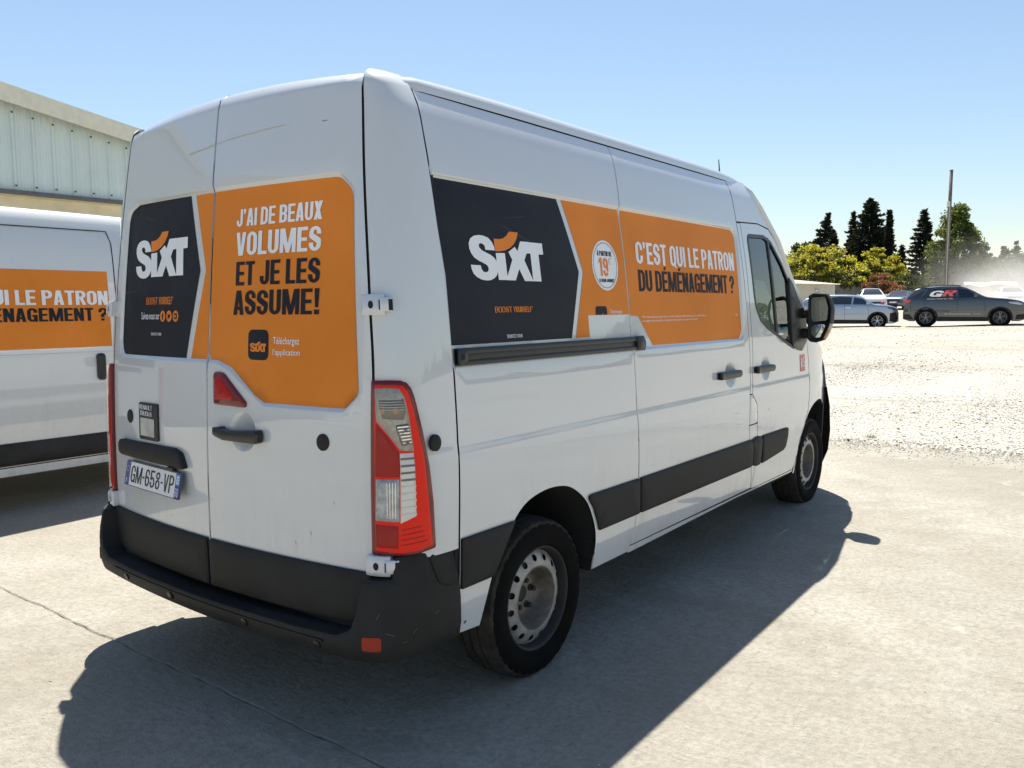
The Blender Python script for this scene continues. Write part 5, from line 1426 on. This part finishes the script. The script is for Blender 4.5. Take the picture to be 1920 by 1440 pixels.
suv, fS, fSL, ftS, yS = car('dark_suv', 'dark slate SUV with red and white lettering on its window, dust behind it', (ox, oy, float(H(ox, oy)) + .02), hd,
    [(-.885, .60), (-.86, .90), (-.80, 1.14), (-.62, 1.36), (-.42, 1.56), (-.05, 1.635), (.6, 1.685), (1.24, 1.655), (1.60, 1.52), (2.22, 1.20), (2.95, 1.115), (3.42, 1.01), (3.60, .86), (3.64, .60)],
    [(-.9, 1.18), (2.3, 1.165), (3.7, 1.10)], 1.855, (0, 2.69), .355, DARK, sides=GS, screen=[(1.36, -.95), (2.14, -.95), (2.14, .95), (1.36, .95)], rearw=[(-.70, -.85), (-.48, -.85), (-.48, .85), (-.70, .85)], spoke=ALLOYG, front=1.80)
# the side facing the camera is the right-hand side (y < 0): lettering on it
GW = mat('shaded_white_ink', (.50, .50, .50), .6); GRED = mat('red_ink', (.42, .030, .030), .5)  # white ink darkened to grey: shade put into its colour
put_text('lettering', 'G', .06, .52, 1.225, 1.475, fS, GW, suv, off=.009, slant=.30, t=.22, b=.22, w=.80)
put_text('lettering', 'R', .56, .98, 1.235, 1.500, fS, GRED, suv, off=.009, slant=.30, t=.24, b=.20, w=.72)
put_font('lettering', 'Supported by GR', .03, 1.00, 1.10, 1.165, fS, GW, suv, off=.006, weight=.03)
put_font('lettering', 'GR Financial Services', .68, 1.64, .485, .535, fS, GW, suv, off=.006, weight=.03)
put_font('lettering', 'leasing', 1.74, 2.00, .48, .53, fS, GW, suv, off=.006, weight=.01)
mb = MB()
for sg in (-1, 1): mb.tube([(-.30, sg * .60, 1.595), (.2, sg * .615, 1.675), (.9, sg * .615, 1.705), (1.25, sg * .60, 1.675)], .016, 6)
mb.build('roof_rail', BLACKS, suv)

# silver crossover: local x from the rear wheel; front wheel at x = 2.56
D_ = 40.5; a_ = math.atan2(7.629 + 3.002, 42.650 + 1.811)
fwx, fwy = -1.811 + D_ * math.cos(a_), -3.002 + D_ * math.sin(a_); hd2 = a_ - math.pi / 2
ox, oy = fwx - 2.56 * math.cos(hd2), fwy - 2.56 * math.sin(hd2)
k = 2.56
GS = [('side_window', roundp([(.62, 1.075), (1.47, 1.06), (1.52, 1.38), (1.0, 1.41), (.50, 1.36)], .04), DKGLASS, .003), ('side_window', roundp([(1.55, 1.06), (2.28, 1.04), (1.95, 1.30), (1.58, 1.385)], .04), CARGLASS, .003),
      ('rear_quarter_window', roundp([(-.10, 1.12), (.55, 1.08), (.43, 1.35), (.15, 1.30)], .04), DKGLASS, .003),
      ('door_handle', roundp(rc(1.24, .90, 1.47, .935), .014), CHROME, .02), ('door_handle', roundp(rc(.25, .90, .48, .935), .014), CHROME, .02),
      ('shut_line', [(1.21, .30), (1.22, .30), (1.22, 1.06), (1.21, 1.06)], RUBBER, .002), ('shut_line', [(2.20, .40), (2.21, .40), (2.17, 1.02), (2.16, 1.02)], RUBBER, .002),
      ('headlamp', roundp([(k + .38, .93), (k + .62, .905), (k + .80, .80), (k + .60, .80), (k + .42, .86)], .02), mat('smoked_lamp', (.05, .06, .075), .1, .3, coat=1.), .012),
      ('bumper_trim', roundp([(k + .50, .66), (k + .74, .70), (k + .82, .42), (k + .74, .27), (k + .48, .30)], .03), BLACKP, .012), ('tail_lamp', roundp(rc(-.80, .86, -.52, .96), .02), TAIL, .012)]
sil, f_, fl_, ft_, y_ = car('silver_crossover', 'silver crossover with black wheel arch trims parked just beyond the door mirror', (ox, oy, float(H(ox, oy)) - .02), hd2,
    [(-.80, .52), (-.78, .90), (-.66, 1.12), (-.38, 1.36), (.2, 1.475), (.8, 1.50), (1.3, 1.495), (1.80, 1.443), (2.10, 1.27), (2.44, 1.065), (2.80, 1.035), (3.12, .975), (3.33, .88), (3.40, .70), (3.41, .45)],
    [(-.9, 1.09), (1.3, 1.065), (2.5, 1.02), (3.5, .96)], 1.765, (0, 2.56), .325, SILV, sides=GS, screen=[(1.84, -.95), (2.38, -.95), (2.38, .95), (1.84, .95)], rearw=[(-.60, -.85), (-.30, -.85), (-.30, .85), (-.60, .85)], spoke=ALLOY, front=2.16)

# cars further back, seen from the front
def small_car(name, label, px, py, hd, body, h=1.55, W=1.76, L=4.2, pickup=False):
    a = h / 1.55
    top = [(-.80, .55), (-.78, .95 * a), (-.60, 1.2 * a), (-.25, 1.45 * a), (.5, 1.55 * a), (1.25, 1.52 * a), (1.65, 1.36 * a), (2.15, 1.08 * a), (2.75, 1.02 * a), (3.12, .93 * a), (3.28, .75 * a), (3.32, .45)]
    GS = [('side_window', roundp([(-.2, 1.08 * a), (1.8, 1.06 * a), (1.45, 1.38 * a), (.0, 1.40 * a)], .05), DKGLASS, .003)]
    r, f, fl, ft, y = car(name, label, (px, py, float(H(px, py))), hd, top, [(-.9, 1.06 * a), (3.4, 1.0 * a)], W, (0, 2.55), .325, body, sides=GS, screen=[(1.36, -.93), (2.06, -.93), (2.06, .93), (1.36, .93)], spoke=STEEL, clad=body, front=1.75)
    nx = 3.325
    fr_ = lambda u, v, d: (nx + d - .12 * (u / .8)**2 - .25 * np.maximum(0, v - .6)**2 * 2, u, v)
    panel('grille', roundp(rc(-.50, .62, .50, .74), .03), fr_, BLACKS, r, .08, off=.02, lip=.02)
    panel('bumper_trim', roundp(rc(-.66, .30, .66, .46), .04), fr_, BLACKP, r, .08, off=.02, lip=.02)
    for sg in (-1, 1):
        panel('headlamp', roundp([(sg * .50, .66), (sg * .80, .70), (sg * .82, .82), (sg * .58, .76)], .02), fr_, HEADL, r, .08, off=.03, lip=.04)
    panel('number_plate', rc(-.26, .50, .26, .60), fr_, mat('plate_white', (.7, .7, .7)), r, .08, off=.035, lip=.02)
    return r
def cam_heading(px, py, extra): return math.atan2(-3.0 - py, -1.8 - px) + extra
for args in (('white_car', 'boxy white car facing the camera behind the silver crossover', 63.6, 13.25, .10, WCAR, 1.75, 1.80),
             ('dark_blue_car', 'dark blue car facing the camera between the crossover and the SUV', 71.6, 12.6, -.22, DARK2, 1.50, 1.78),
             ('dusty_white_car', 'white car half lost in the dust behind the SUV bonnet', 72.5, 5.35, .16, WCAR, 1.50, 1.78)):
    nm, lb, px, py, ex, bd, hh, ww = args
    small_car(nm, lb, px, py, cam_heading(px, py, ex), bd, hh, ww)

# ------------------------------------------------------------------ white canopy in the dust, hydrant, pole, hut
cnp = thing('canopy', 'low white tent canopy standing in the dust beyond the parked cars', 'canopy', (86, 8.3, float(H(86, 8.3))), R_(-80))
CAN = mat('canopy_cloth', (.78, .78, .77), .8)
mb = MB()
V = []; 
for i, x in enumerate(np.linspace(-2.1, 2.1, 15)):
    s = .10 * math.sin(x * 2.4)
    V += [(x, -1.3, 1.72 + s), (x, 0, 1.98 + s * .6), (x, 1.3, 1.72 + s)]
mb.add(V, [(3*i+k, 3*i+3+k, 3*i+4+k, 3*i+1+k) for i in range(14) for k in (0, 1)])
mb.build('roof_cloth', CAN, cnp, True)
for x in (-2, 0, 2):
    for y in (-1.25, 1.25):
        mb = MB(); mb.tube([(x, y, -.1), (x, y, 1.75)], .03, 8); mb.build('post', STEEL, cnp)
hyd = thing('hydrant', 'small red hydrant beside the boxy white car', 'hydrant', (60.6, 11.6, float(H(60.6, 11.6))))
RED = mat('hydrant_red', (.38, .06, .05), .6)
mb = MB(); mb.lathe([(-.05, .10), (.30, .10), (.32, .14), (.36, .14), (.40, .11), (.62, .11), (.66, .14), (.74, .12), (.82, .05), (.84, .001)], 16, 'z'); mb.build('body', RED, hyd, True)
for sg in (-1, 1):
    mb = MB(); mb.lathe([(0, .06), (sg * .20, .06), (sg * .20, .08), (sg * .25, .08), (sg * .25, .001)], 12, 'y', (0, 0, .52)); mb.build('outlet', RED, hyd, True)
mb = MB(); mb.lathe([(0, .05), (-.18, .05), (-.18, .001)], 12, 'x', (0, 0, .45)); mb.build('outlet', RED, hyd, True)

pole = thing('utility_pole', 'tall weathered wooden pole with a pale conduit, no wires', 'pole', (60.76, 7.66, float(H(60.76, 7.66)) - .3))
WOOD = mat('weathered_wood', (.15, .125, .10), .9, vary=.35, vscale=9, bump=.004, bscale=20)
mb = MB(); mb.tube([(0, 0, 0), (.03, -.01, 4), (.10, -.03, 7.2), (.17, -.05, 9.72)], [.115, .115, .118, .105], 14); mb.build('shaft', WOOD, pole, True)
mb = MB(); mb.tube([(.0 - .12, -.02, .0), (-.09, -.03, 4), (-.02, -.05, 7.1), (-.01, -.07, 7.6)], .035, 8); mb.build('conduit', mat('conduit_plastic', (.42, .40, .37), .6), pole, True)
mb = MB(); mb.box((-.03, .02, 7.5), (.14, .18, .36), .02); mb.build('junction_box', mat('box_white', (.6, .6, .58), .6), pole)
mb = MB(); mb.tube([(.17, -.05, 9.71), (.17, -.05, 9.76)], [.118, .10], 14); mb.build('pole_cap', DARKSTEEL, pole)

hut = thing('hut', 'small cream hut with a corrugated roof below the yellow flowering tree', 'hut', (62.4, 15.4, 0), math.atan2(17.06 - 15.41, 56.14 - 62.44))
zh = float(H(60, 16))
HUTW = mat('hut_render', (.60, .55, .44), .9, vary=.08, vscale=1.5, bump=.003, bscale=30)
mb = MB(); mb.box((4.2, -2.6, zh + 1.0), (8.4, 5.2, 2.35)); mb.build('wall', HUTW, hut)
mb = MB(); V = []; Fc = []
N = 170
for i in range(N + 1):
    x = -.25 + 8.9 * i / N; dz = .035 * math.cos(i * math.pi / 2) 
    V += [(x, .28, zh + 2.20 + dz), (x, -5.5, zh + 2.85 + dz)]
Fc = [(2*i, 2*i+2, 2*i+3, 2*i+1) for i in range(N)]
mb.add(V, Fc); o = mb.build('roof', mat('corrugated_roof', (.40, .35, .28), .8, vary=.2, vscale=3), hut, True)
mb = MB(); mb.box((2.42, .01, zh + 1.62), (.46, .06, .48)); mb.build('window', mat('hut_window', (.22, .26, .32), .2, coat=.6), hut)
mb = MB(); mb.box((2.42, .02, zh + 1.36), (.54, .10, .04)); mb.box((2.42, .02, zh + 1.88), (.54, .09, .04)); mb.box((2.17, .02, zh + 1.62), (.04, .09, .5)); mb.box((2.67, .02, zh + 1.62), (.04, .09, .5)); mb.build('window_frame', HUTW, hut)
bw = thing('boundary_wall', 'low grey block wall between the yellow trees and the red oleander', 'wall', (73.5, 16.6, float(H(73.5, 16.6))), R_(100))
BLK = mat('grey_block', (.27, .26, .25), .9, vary=.2, vscale=3)
mb = MB(); mb.box((0, 0, 1.0), (5.0, .2, 2.2)); mb.build('wall', BLK, bw)
mb = MB(); mb.box((0, 0, 2.13), (5.1, .28, .08), .01); mb.build('coping', BLK, bw)

# ================================================================== trees
def leaf_mesh(name, P, size, tint, m, parent, up=None, asp=1.0, seed=0, spread=1.0):
    """many small two-triangle leaves; up gives each leaf a preferred direction"""
    r = np.random.default_rng(seed); n = len(P)
    a = r.normal(size=(n, 3))
    if up is not None: a = up * 1.0 + a * .38 * spread
    a /= np.linalg.norm(a, axis=1, keepdims=True)
    b = r.normal(size=(n, 3)); b -= a * np.sum(a * b, 1, keepdims=True); b /= np.linalg.norm(b, axis=1, keepdims=True)
    s = (size * r.uniform(.6, 1.3, n))[:, None]
    A = a * s * asp * .5; B = b * s * .5
    V = np.stack([P - A, P + B * .8 + A * .1, P + A, P - B * .8 + A * .1], 1).reshape(-1, 3)
    me = bpy.data.meshes.new(name)
    me.vertices.add(4 * n); me.vertices.foreach_set('co', V.ravel())
    me.loops.add(4 * n); me.loops.foreach_set('vertex_index', np.arange(4 * n, dtype=np.int32))
    me.polygons.add(n); me.polygons.foreach_set('loop_start', np.arange(0, 4 * n, 4, dtype=np.int32))
    me.update(calc_edges=True)
    at = me.attributes.new('tint', 'FLOAT', 'POINT'); at.data.foreach_set('value', np.repeat(np.clip(tint, 0, 1), 4).astype(np.float32))
    return link(name, me, m, parent)

BARK = mat('bark', (.075, .06, .048), .95, vary=.3, vscale=4, bump=.01, bscale=12)
def conifer(name, label, x, y, h, r, seed, m, skirt=.06, power=.8, lean=0., n=170, group='dark conifers on the skyline', ragged=.35, per=34, leaf=.30, tip=0.):
    q = np.random.default_rng(seed)
    t = thing(name, label, 'tree', (x, y, float(H(x, y)) - .1), 0, group)
    ax = lambda z: np.array([lean * (z / h)**2 * h * .1, -lean * (z / h)**1.6 * h * .25, z])
    mb = MB(); mb.tube([ax(z) for z in np.linspace(0, h * .97, 7)], [.16 * h / 10 * (1 - .93 * k / 6) for k in range(7)], 8); mb.build('trunk', BARK, t, True)
    P = []; U = []; T = []; limb = MB()
    for i in range(n):
        f = (i + q.uniform()) / n
        z = h * (skirt + (1 - skirt) * f); R = r * (1 - f)**power * (q.uniform(1 - ragged, 1 + ragged * .45) if i % 3 else 1 + ragged * q.uniform(-.3, 1.15)) + .06 + tip * (1-f)
        az = i * 2.399 + q.uniform(-.5, .5); d = np.array([math.cos(az), math.sin(az), 0])
        c0 = ax(z); cl = q.uniform(.1, .9)
        R = max(R, .08); k = max(6, int(per * 1.25 * R / r + 4))
        u = q.uniform(.12, 1.0, k)**.75
        arch = .10 * R * np.sin(u * 3.0) + (.22 if i % 2 else -.05) * R * u**2
        pts = c0 + d * (u * R)[:, None] + np.array([0, 0, 1]) * arch[:, None] + q.normal(0, .06 * (.4 + R * .3), (k, 3))
        P.append(pts); U.append(np.tile(d * .9 + np.array([0, 0, .35]), (k, 1))); T.append(np.clip(cl + q.normal(0, .2, k), 0, 1))
        if i % 5 == 0 and R > .5: limb.tube([c0, c0 + d * R * .8 + np.array([0, 0, .04 * R])], [.035, .012], 5)
    limb.build('limbs', BARK, t)
    P = np.concatenate(P); leaf_mesh('crown', P, leaf * .98 * np.ones(len(P)), np.concatenate(T), m, t, np.concatenate(U), 2.2, seed)
    return t
def broad(name, label, x, y, h, w, seed, m, base=.12, group=None, n=8000, leaf=.24, blobs=26, m2=None, topfrac=.35, shape=1.0, dep=1.0, cat='tree', blob=.34):
    q = np.random.default_rng(seed)
    t = thing(name, label, cat, (x, y, float(H(x, y)) - .08), 0, group)
    mb = MB(); zc = h * (base + (1 - base) * .5)
    mb.tube([(0, 0, 0), (.03 * w, .02 * w, h * base + .2), (0, .04 * w, h * .6)], [.05 * w * .6 + .05, .04 * w * .6 + .04, .03], 8); mb.build('trunk', BARK, t, True)
    cs = []
    while len(cs) < blobs:
        p = q.uniform(-1, 1, 3)
        if np.linalg.norm(p) > 1 or np.linalg.norm(p) < .35: continue
        wz = (1 - max(0, p[2]) ** 2 * .45) if shape == 1 else (1 - ((p[2] + 1) / 2)**1.5 * .75)
        cs.append((p[0] * w / 2 * wz * dep, p[1] * w / 2 * wz, zc + p[2] * h * (1 - base) * .46, q.uniform(.55, 1.35), q.uniform(.35, 1.0)))
    limb = MB()
    for c in cs[::2]: limb.tube([(0, 0, h * base * .8), (c[0] * .5, c[1] * .5, (h * base + c[2]) / 2), c[:3]], [.06, .04, .015], 5)
    limb.build('limbs', BARK, t)
    P = []; T = []; P2 = []; T2 = []
    per = n // blobs
    for c in cs:
        R = blob * w * .5 * c[3]
        d = q.normal(size=(per, 3)); d /= np.linalg.norm(d, axis=1, keepdims=True)
        rr = R * q.uniform(.20, 1.0, per)**.45 * (1 + .30 * np.sin(d[:, 0] * 5 + c[0] * 3) * np.cos(d[:, 2] * 4 + c[1]))
        pts = np.array(c[:3]) + d * rr[:, None] * np.array([1, 1, .82])
        tt = np.clip(q.uniform(.15, .85) + q.normal(0, .18, per), 0, 1)
        if m2 is not None:
            fl = (d[:, 2] > q.uniform(-.8, .25)) & (rr > R * .52) & (q.uniform(size=per) < .45 + .6 * c[4])  # blossom colour kept to lump tops; yellow there also stands for top light
            P2.append(pts[fl]); T2.append(tt[fl]); P.append(pts[~fl]); T.append(tt[~fl])
        else: P.append(pts); T.append(tt)
    P = np.concatenate(P); leaf_mesh('crown', P, leaf * np.ones(len(P)), np.concatenate(T), m, t, None, 1.3, seed)
    if m2 is not None:
        P2 = np.concatenate(P2); leaf_mesh('blossom', P2, leaf * .95 * np.ones(len(P2)), np.concatenate(T2), m2, t, None, 1.2, seed + 1)
    return t
L_DK = leafmat('dark_needles', (0.007, 0.011, 0.008), (0.020, 0.030, 0.018), .08)
L_GR = leafmat('green_leaves', (0.023, 0.040, 0.008), (0.063, 0.089, 0.020), .35)
L_YB = leafmat('olive_leaves', (0.020, 0.033, 0.007), (0.063, 0.083, 0.013), .2)
L_YF = leafmat('yellow_flowers', (.50, .43, .03), (.84, .76, .09), .45)
L_OL = leafmat('oleander_leaves', (.045, .060, .018), (.13, .14, .045), .35)
L_RD = leafmat('oleander_flowers', (.26, .05, .04), (.50, .15, .10), .3)
L_PO = leafmat('poplar_leaves', (.045, .080, .016), (.15, .20, .050), .45)
L_HZ = leafmat('grey_green_leaves', (0.066, 0.086, 0.046), (0.132, 0.152, 0.079), .4)
conifer('conifer', 'dark leaning conifer with bare side branches, tallest above the yellow tree', 98.5, 28.3, 10.9, 2.4, 11, L_DK, .2, .95, lean=.55, n=150, ragged=.6)
conifer('conifer', 'short dark conifer just behind the shoulder of the yellow flowering tree', 101.5, 27.0, 9.1, 2.2, 12, L_DK, .1, .85)
conifer('conifer', 'dark conifer with a thin spire, left of the tallest one', 105.3, 25.7, 11.3, 2.3, 13, L_DK, .05, 1.0, ragged=.5)
conifer('conifer', 'tallest broad dark conifer in the middle of the skyline', 104.3, 23.5, 12.6, 3.1, 14, L_DK, .04, .60, n=300, ragged=.4, per=46)
conifer('conifer', 'dark conifer filling in right of the tallest one', 106, 22.2, 8.8, 2.4, 15, L_DK, .04, .6, n=170)
conifer('cypress', 'slim pencil cypress standing right of the tallest dark conifer', 102.4, 20.9, 10.9, .55, 16, L_DK, .04, .50, n=260, ragged=.15, per=22, leaf=.26, group=None)
conifer('conifer', 'tiny distant conifer in the gap left of the spruce', 117.5, 22.7, 7.6, 1.2, 17, L_DK, .04, .8, n=90)
conifer('spruce', 'dark open spruce with tiered branches left of the wooden pole', 99.3, 16.6, 10.3, 2.05, 18, L_DK, .05, .78, n=170, ragged=.35, group=None, per=38)
broad('flowering_tree', 'big yellow flowering tree behind the cream hut', 74.2, 20.1, 6.1, 7.6, 21, L_YB, .02, 'yellow flowering trees', 30000, .17, 150, L_YF, blob=.155)
broad('green_tree', 'rounded green tree rising behind the yellow flowering tree', 82.5, 24.0, 7.4, 5.2, 22, L_GR, .05, None, 13000, .18, 60, blob=.22)
broad('flowering_tree', 'smaller yellow flowering tree right of the hut, below the tall conifers', 87.7, 18.6, 6.0, 5.6, 23, L_YB, .05, 'yellow flowering trees', 20000, .17, 90, L_YF, blob=.19)
broad('oleander_bush', 'oleander bush with red flowers behind the dark blue car', 73.2, 14.7, 3.1, 3.3, 24, L_OL, .02, 'oleander bushes', 9000, .14, 50, L_RD, cat='bush', blob=.22)
broad('oleander_bush', 'greener oleander bush with faded tips at the foot of the spruce', 75.6, 12.9, 3.0, 3.6, 25, L_OL, .02, 'oleander bushes', 9000, .14, 50, L_YB, cat='bush', blob=.22)
broad('poplar', 'large green poplar right behind the wooden pole', 96.8, 13.0, 10.7, 7.0, 26, L_PO, .04, None, 26000, .19, 170, shape=2, blob=.17)
for i, (x, y, h, w) in enumerate([(126, 14.9, 8.3, 4.2), (135, 12.9, 8.7, 3.0), (133.5, 11.4, 8.8, 2.4), (140, 16.3, 7.0, 6.5), (141, 10.4, 7.2, 6.0), (139, 7.2, 7.4, 6.0), (137, 3.2, 7.6, 6.0), (142, 13.2, 6.4, 5.0), (128, 18.2, 6.0, 5.0), (131, 8.9, 6.6, 5.5), (133, 15.5, 5.4, 5.0), (120, 9.6, 6.2, 5.0), (118, 12.2, 5.6, 4.2), (124, 6.4, 6.6, 5.5)]):
    lab = ['loose grey green tree right of the poplar, its top above the dust', 'thin grey green tree rising from the dusty row', 'narrow grey green tree with a pointed top in the dusty row'][i] if i < 3 else ['', '', '', 'broad low grey green tree filling the far row between poplar and dust', 'grey green tree in the far row above the SUV bonnet', 'grey green tree at the right end of the far row', 'last grey green tree of the far row, beyond the picture edge', 'lower grey green tree behind the two taller ones in the dust', 'low grey green tree peeping out left of the poplar', 'grey green tree in front of the far row, close to the right picture edge', 'lowest grey green tree of the far row, just right of the poplar', 'grey green tree above the windscreen of the dark SUV', 'small grey green tree between poplar and the SUV roof', 'grey green tree at the edge of the picture, above the SUV headlamp'][i]
    broad('field_tree', lab, x, y, h, w, 40 + i, L_HZ, .04, 'grey green trees in the far row', 8000, .22, 55, shape=2 if i in (1, 2) else 1, blob=.22)

# far-off wood closing the view all round: one mass
q = np.random.default_rng(90)
n = 42000
th = np.concatenate([q.uniform(-1.25, 2.2, n)])
D = 150 + 26 * np.sin(th * 3.1) + q.uniform(-7, 7, n)
hh = 3.4 + 1.5 * np.sin(th * 37) + 1.2 * np.sin(th * 91 + 1) + 1.4 * (th > .40) + 1.5 * (th < .0)
px_, py_ = D * np.cos(th) - 1.8, D * np.sin(th) - 3.0
keep = ~((py_ > 11.5) & (px_ > -32) & (px_ < 22) & (py_ < 60))
zz = np.maximum(H(px_, py_), -.1) + q.uniform(0, 1, n)**.8 * np.maximum(hh, 1.4)
P = np.stack([px_, py_, zz], 1)[keep]
tl = leaf_mesh('treeline', P, .85 * np.ones(len(P)), np.clip(.5 + .3 * np.sin(th[keep] * 50) + q.normal(0, .2, len(P)), 0, 1), L_HZ, None, None, 1.2, 91)
tl['kind'] = 'stuff'
# ================================================================== ground litter
def stones(name, P, size, m, seed, flat=.6):
    q = np.random.default_rng(seed); n = len(P)
    base = np.array([(1, 0, 0), (-1, 0, 0), (0, 1, 0), (0, -1, 0), (0, 0, 1), (0, 0, -.6)], float)
    tri = np.array([(0, 2, 4), (2, 1, 4), (1, 3, 4), (3, 0, 4), (2, 0, 5), (1, 2, 5), (3, 1, 5), (0, 3, 5)])
    s = size[:, None, None] * q.uniform(.55, 1.25, (n, 6, 1)) * base[None]
    s = s * np.array([1, 1, flat])
    a = q.uniform(0, 6.28, n); tl = q.normal(0, .35, n)
    c, sn = np.cos(a), np.sin(a); X = s[..., 0] * c[:, None] - s[..., 1] * sn[:, None]; Y = s[..., 0] * sn[:, None] + s[..., 1] * c[:, None]; Z = s[..., 2] + X * tl[:, None]
    V = np.stack([X, Y, Z], -1) + P[:, None, :]
    F_ = (tri[None] + (np.arange(n) * 6)[:, None, None]).reshape(-1)
    me = bpy.data.meshes.new(name)
    me.vertices.add(6 * n); me.vertices.foreach_set('co', V.ravel())
    me.loops.add(24 * n); me.loops.foreach_set('vertex_index', F_.astype(np.int32))
    me.polygons.add(8 * n); me.polygons.foreach_set('loop_start', np.arange(0, 24 * n, 3, dtype=np.int32))
    me.update(calc_edges=True)
    at = me.attributes.new('tint', 'FLOAT', 'POINT'); at.data.foreach_set('value', np.repeat(q.uniform(size=n), 6).astype(np.float32))
    o = link(name, me, m); o['kind'] = 'stuff'
    return o
def stone_mat():
    m = bpy.data.materials.new('crushed_stone'); m.use_nodes = True; nt = m.node_tree; b = nt.nodes['Principled BSDF']
    at = nt.nodes.new('ShaderNodeAttribute'); at.attribute_name = 'tint'
    nt.links.new(ramp(nt, at.outputs['Fac'], [(0., (.36, .34, .29)), (.2, (.42, .40, .35)), (.7, (.50, .485, .45)), (1., (.46, .44, .385))]), b.inputs['Base Color']); b.inputs['Roughness'].default_value = .9
    return m
STM = stone_mat()
def scatter(n, x0, x1, half, seed, bias=1.):
    q = np.random.default_rng(seed)
    x = x0 + (x1 - x0) * q.uniform(size=n)**bias
    yc = -3.0 + (x + 1.8) * .19
    y = yc + q.uniform(-1, 1, n) * (half + (x + 1.8) * .12)
    return x, y
def on_gravel(x, y):
    z = H(x, y) - .001
    return np.stack([x, y, z], 1)
x, y = scatter(34000, 7.5, 17, 2.2, 51, 1.25); keep = x > 7.42 + .035 * y * 0 + (.10 * np.sin(y * 3)); x, y = x[keep], y[keep]
nz = np.array([noise.noise(Vector((a * .35, b * .35, 0))) * .05 * min(1, (a - 7.4) / 4) if a > 7.4 else 0 for a, b in zip(x, y)])
P = on_gravel(x, y); P[:, 2] += nz
stones('gravel', P, rng.uniform(.006, .017, len(x)) * (1 + .8 * (rng.uniform(size=len(x)) > .95)), STM, 52, .34)
x, y = scatter(7000, 16, 40, 1.5, 53, 1.6)
nz = np.array([noise.noise(Vector((a * .35, b * .35, 0))) * .05 for a, b in zip(x, y)])
P = on_gravel(x, y); P[:, 2] += nz
stones('gravel', P, rng.uniform(.012, .030, len(x)), STM, 54, .4)
# stones kicked from the gravel onto the slab edge
q = np.random.default_rng(58)
x = 7.62 - np.abs(q.normal(0, .28, 2600)); y = q.uniform(-5.5, 2.5, 2600)
stones('gravel', np.stack([x, y, H(x) + .006], 1), q.uniform(.004, .013, 2600), STM, 59)
# stray pebbles and crumbs on the slab
q = np.random.default_rng(60)
px_ = q.uniform(-3.5, 7.6, 900); py_ = q.uniform(-6.5, 5, 900); keep = q.uniform(size=900) < .25 + .75 * (px_ > 6.6); px_, py_ = px_[keep], py_[keep]
P = np.stack([px_, py_, H(px_) + .005], 1)
stones('pebbles', P, q.uniform(.002, .0075, len(px_)) * (1 + 1.2 * (q.uniform(size=len(px_)) > .95)), STM, 61)
# dry weeds at the slab edge
q = np.random.default_rng(70); V = []; T = []
def tuft(x, y, n, h, sp):
    z = float(H(x, y))
    for _ in range(n):
        a = q.uniform(0, 6.28); l = h * q.uniform(.4, 1.2); b = Vector((x + q.normal(0, sp), y + q.normal(0, sp), z)); d = Vector((math.cos(a), math.sin(a), 0))
        s = Vector((-d.y, d.x, 0)) * .0035; tip = b + d * l * q.uniform(.4, 1.1) + Vector((0, 0, l * q.uniform(.35, .9)))
        V.extend([tuple(b - s), tuple(b + s), tuple(tip)])
for _ in range(230):
    yy_ = q.uniform(-6, 3); xx = 7.62 + q.normal(0, .16); dens = 1 if -1.1 < yy_ < .6 else .35
    if q.uniform() < dens: tuft(xx, yy_, int(q.integers(4, 12)), q.uniform(.02, .055), .05)
n_ = len(V) // 3
dg = mesh('dry_weeds', V, [(3*i, 3*i+1, 3*i+2) for i in range(n_)], mat('dry_straw', (.25, .20, .09), .9, vary=.3, vscale=3)); dg['kind'] = 'stuff'
V = []; tuft(8.05, -.62, 40, .07, .03)
gw = mesh('weed', V, [(3*i, 3*i+1, 3*i+2) for i in range(len(V) // 3)], mat('weed_green', (.12, .15, .03), .8)); gw['label'] = 'small green weed growing at the gravel edge near the front wheel'; gw['category'] = 'weed'

# ================================================================== dust blown up behind the SUV
def dust(loc, scl, dens, seed):
    bm = bmesh.new(); bmesh.ops.create_icosphere(bm, subdivisions=3, radius=1)
    me = bpy.data.meshes.new('dust_cloud'); bm.to_mesh(me); bm.free()
    m = bpy.data.materials.new('dust'); m.use_nodes = True; nt = m.node_tree; nt.nodes.clear()
    out = nt.nodes.new('ShaderNodeOutputMaterial'); pv = nt.nodes.new('ShaderNodeVolumePrincipled')
    pv.inputs['Color'].default_value = (.93, .91, .86, 1); pv.inputs['Anisotropy'].default_value = .25
    co = objco(nt)
    ln = nt.nodes.new('ShaderNodeVectorMath'); ln.operation = 'LENGTH'; nt.links.new(co, ln.inputs[0])
    fall = ramp(nt, ln.outputs['Value'], [(.0, 1.), (.45, .62), (1., 0.)])
    nz = noise_(nt, 1.5 + seed * .2, 5, .6, co)
    k = math_(nt, 'MULTIPLY', fall, ramp(nt, nz, [(.30, .12), (.72, 1.)]))
    nt.links.new(math_(nt, 'MULTIPLY', k, dens), pv.inputs['Density']); nt.links.new(pv.outputs[0], out.inputs['Volume'])
    o = link('dust_cloud', me, m); o.location = loc; o.scale = scl; o['kind'] = 'stuff'
    return o
dust((47, 2.1, 1.6), (9.5, 3.3, 2.6), .20, 0)
dust((82, 5.6, 2.8), (26, 8.0, 5.4), .028, 1)
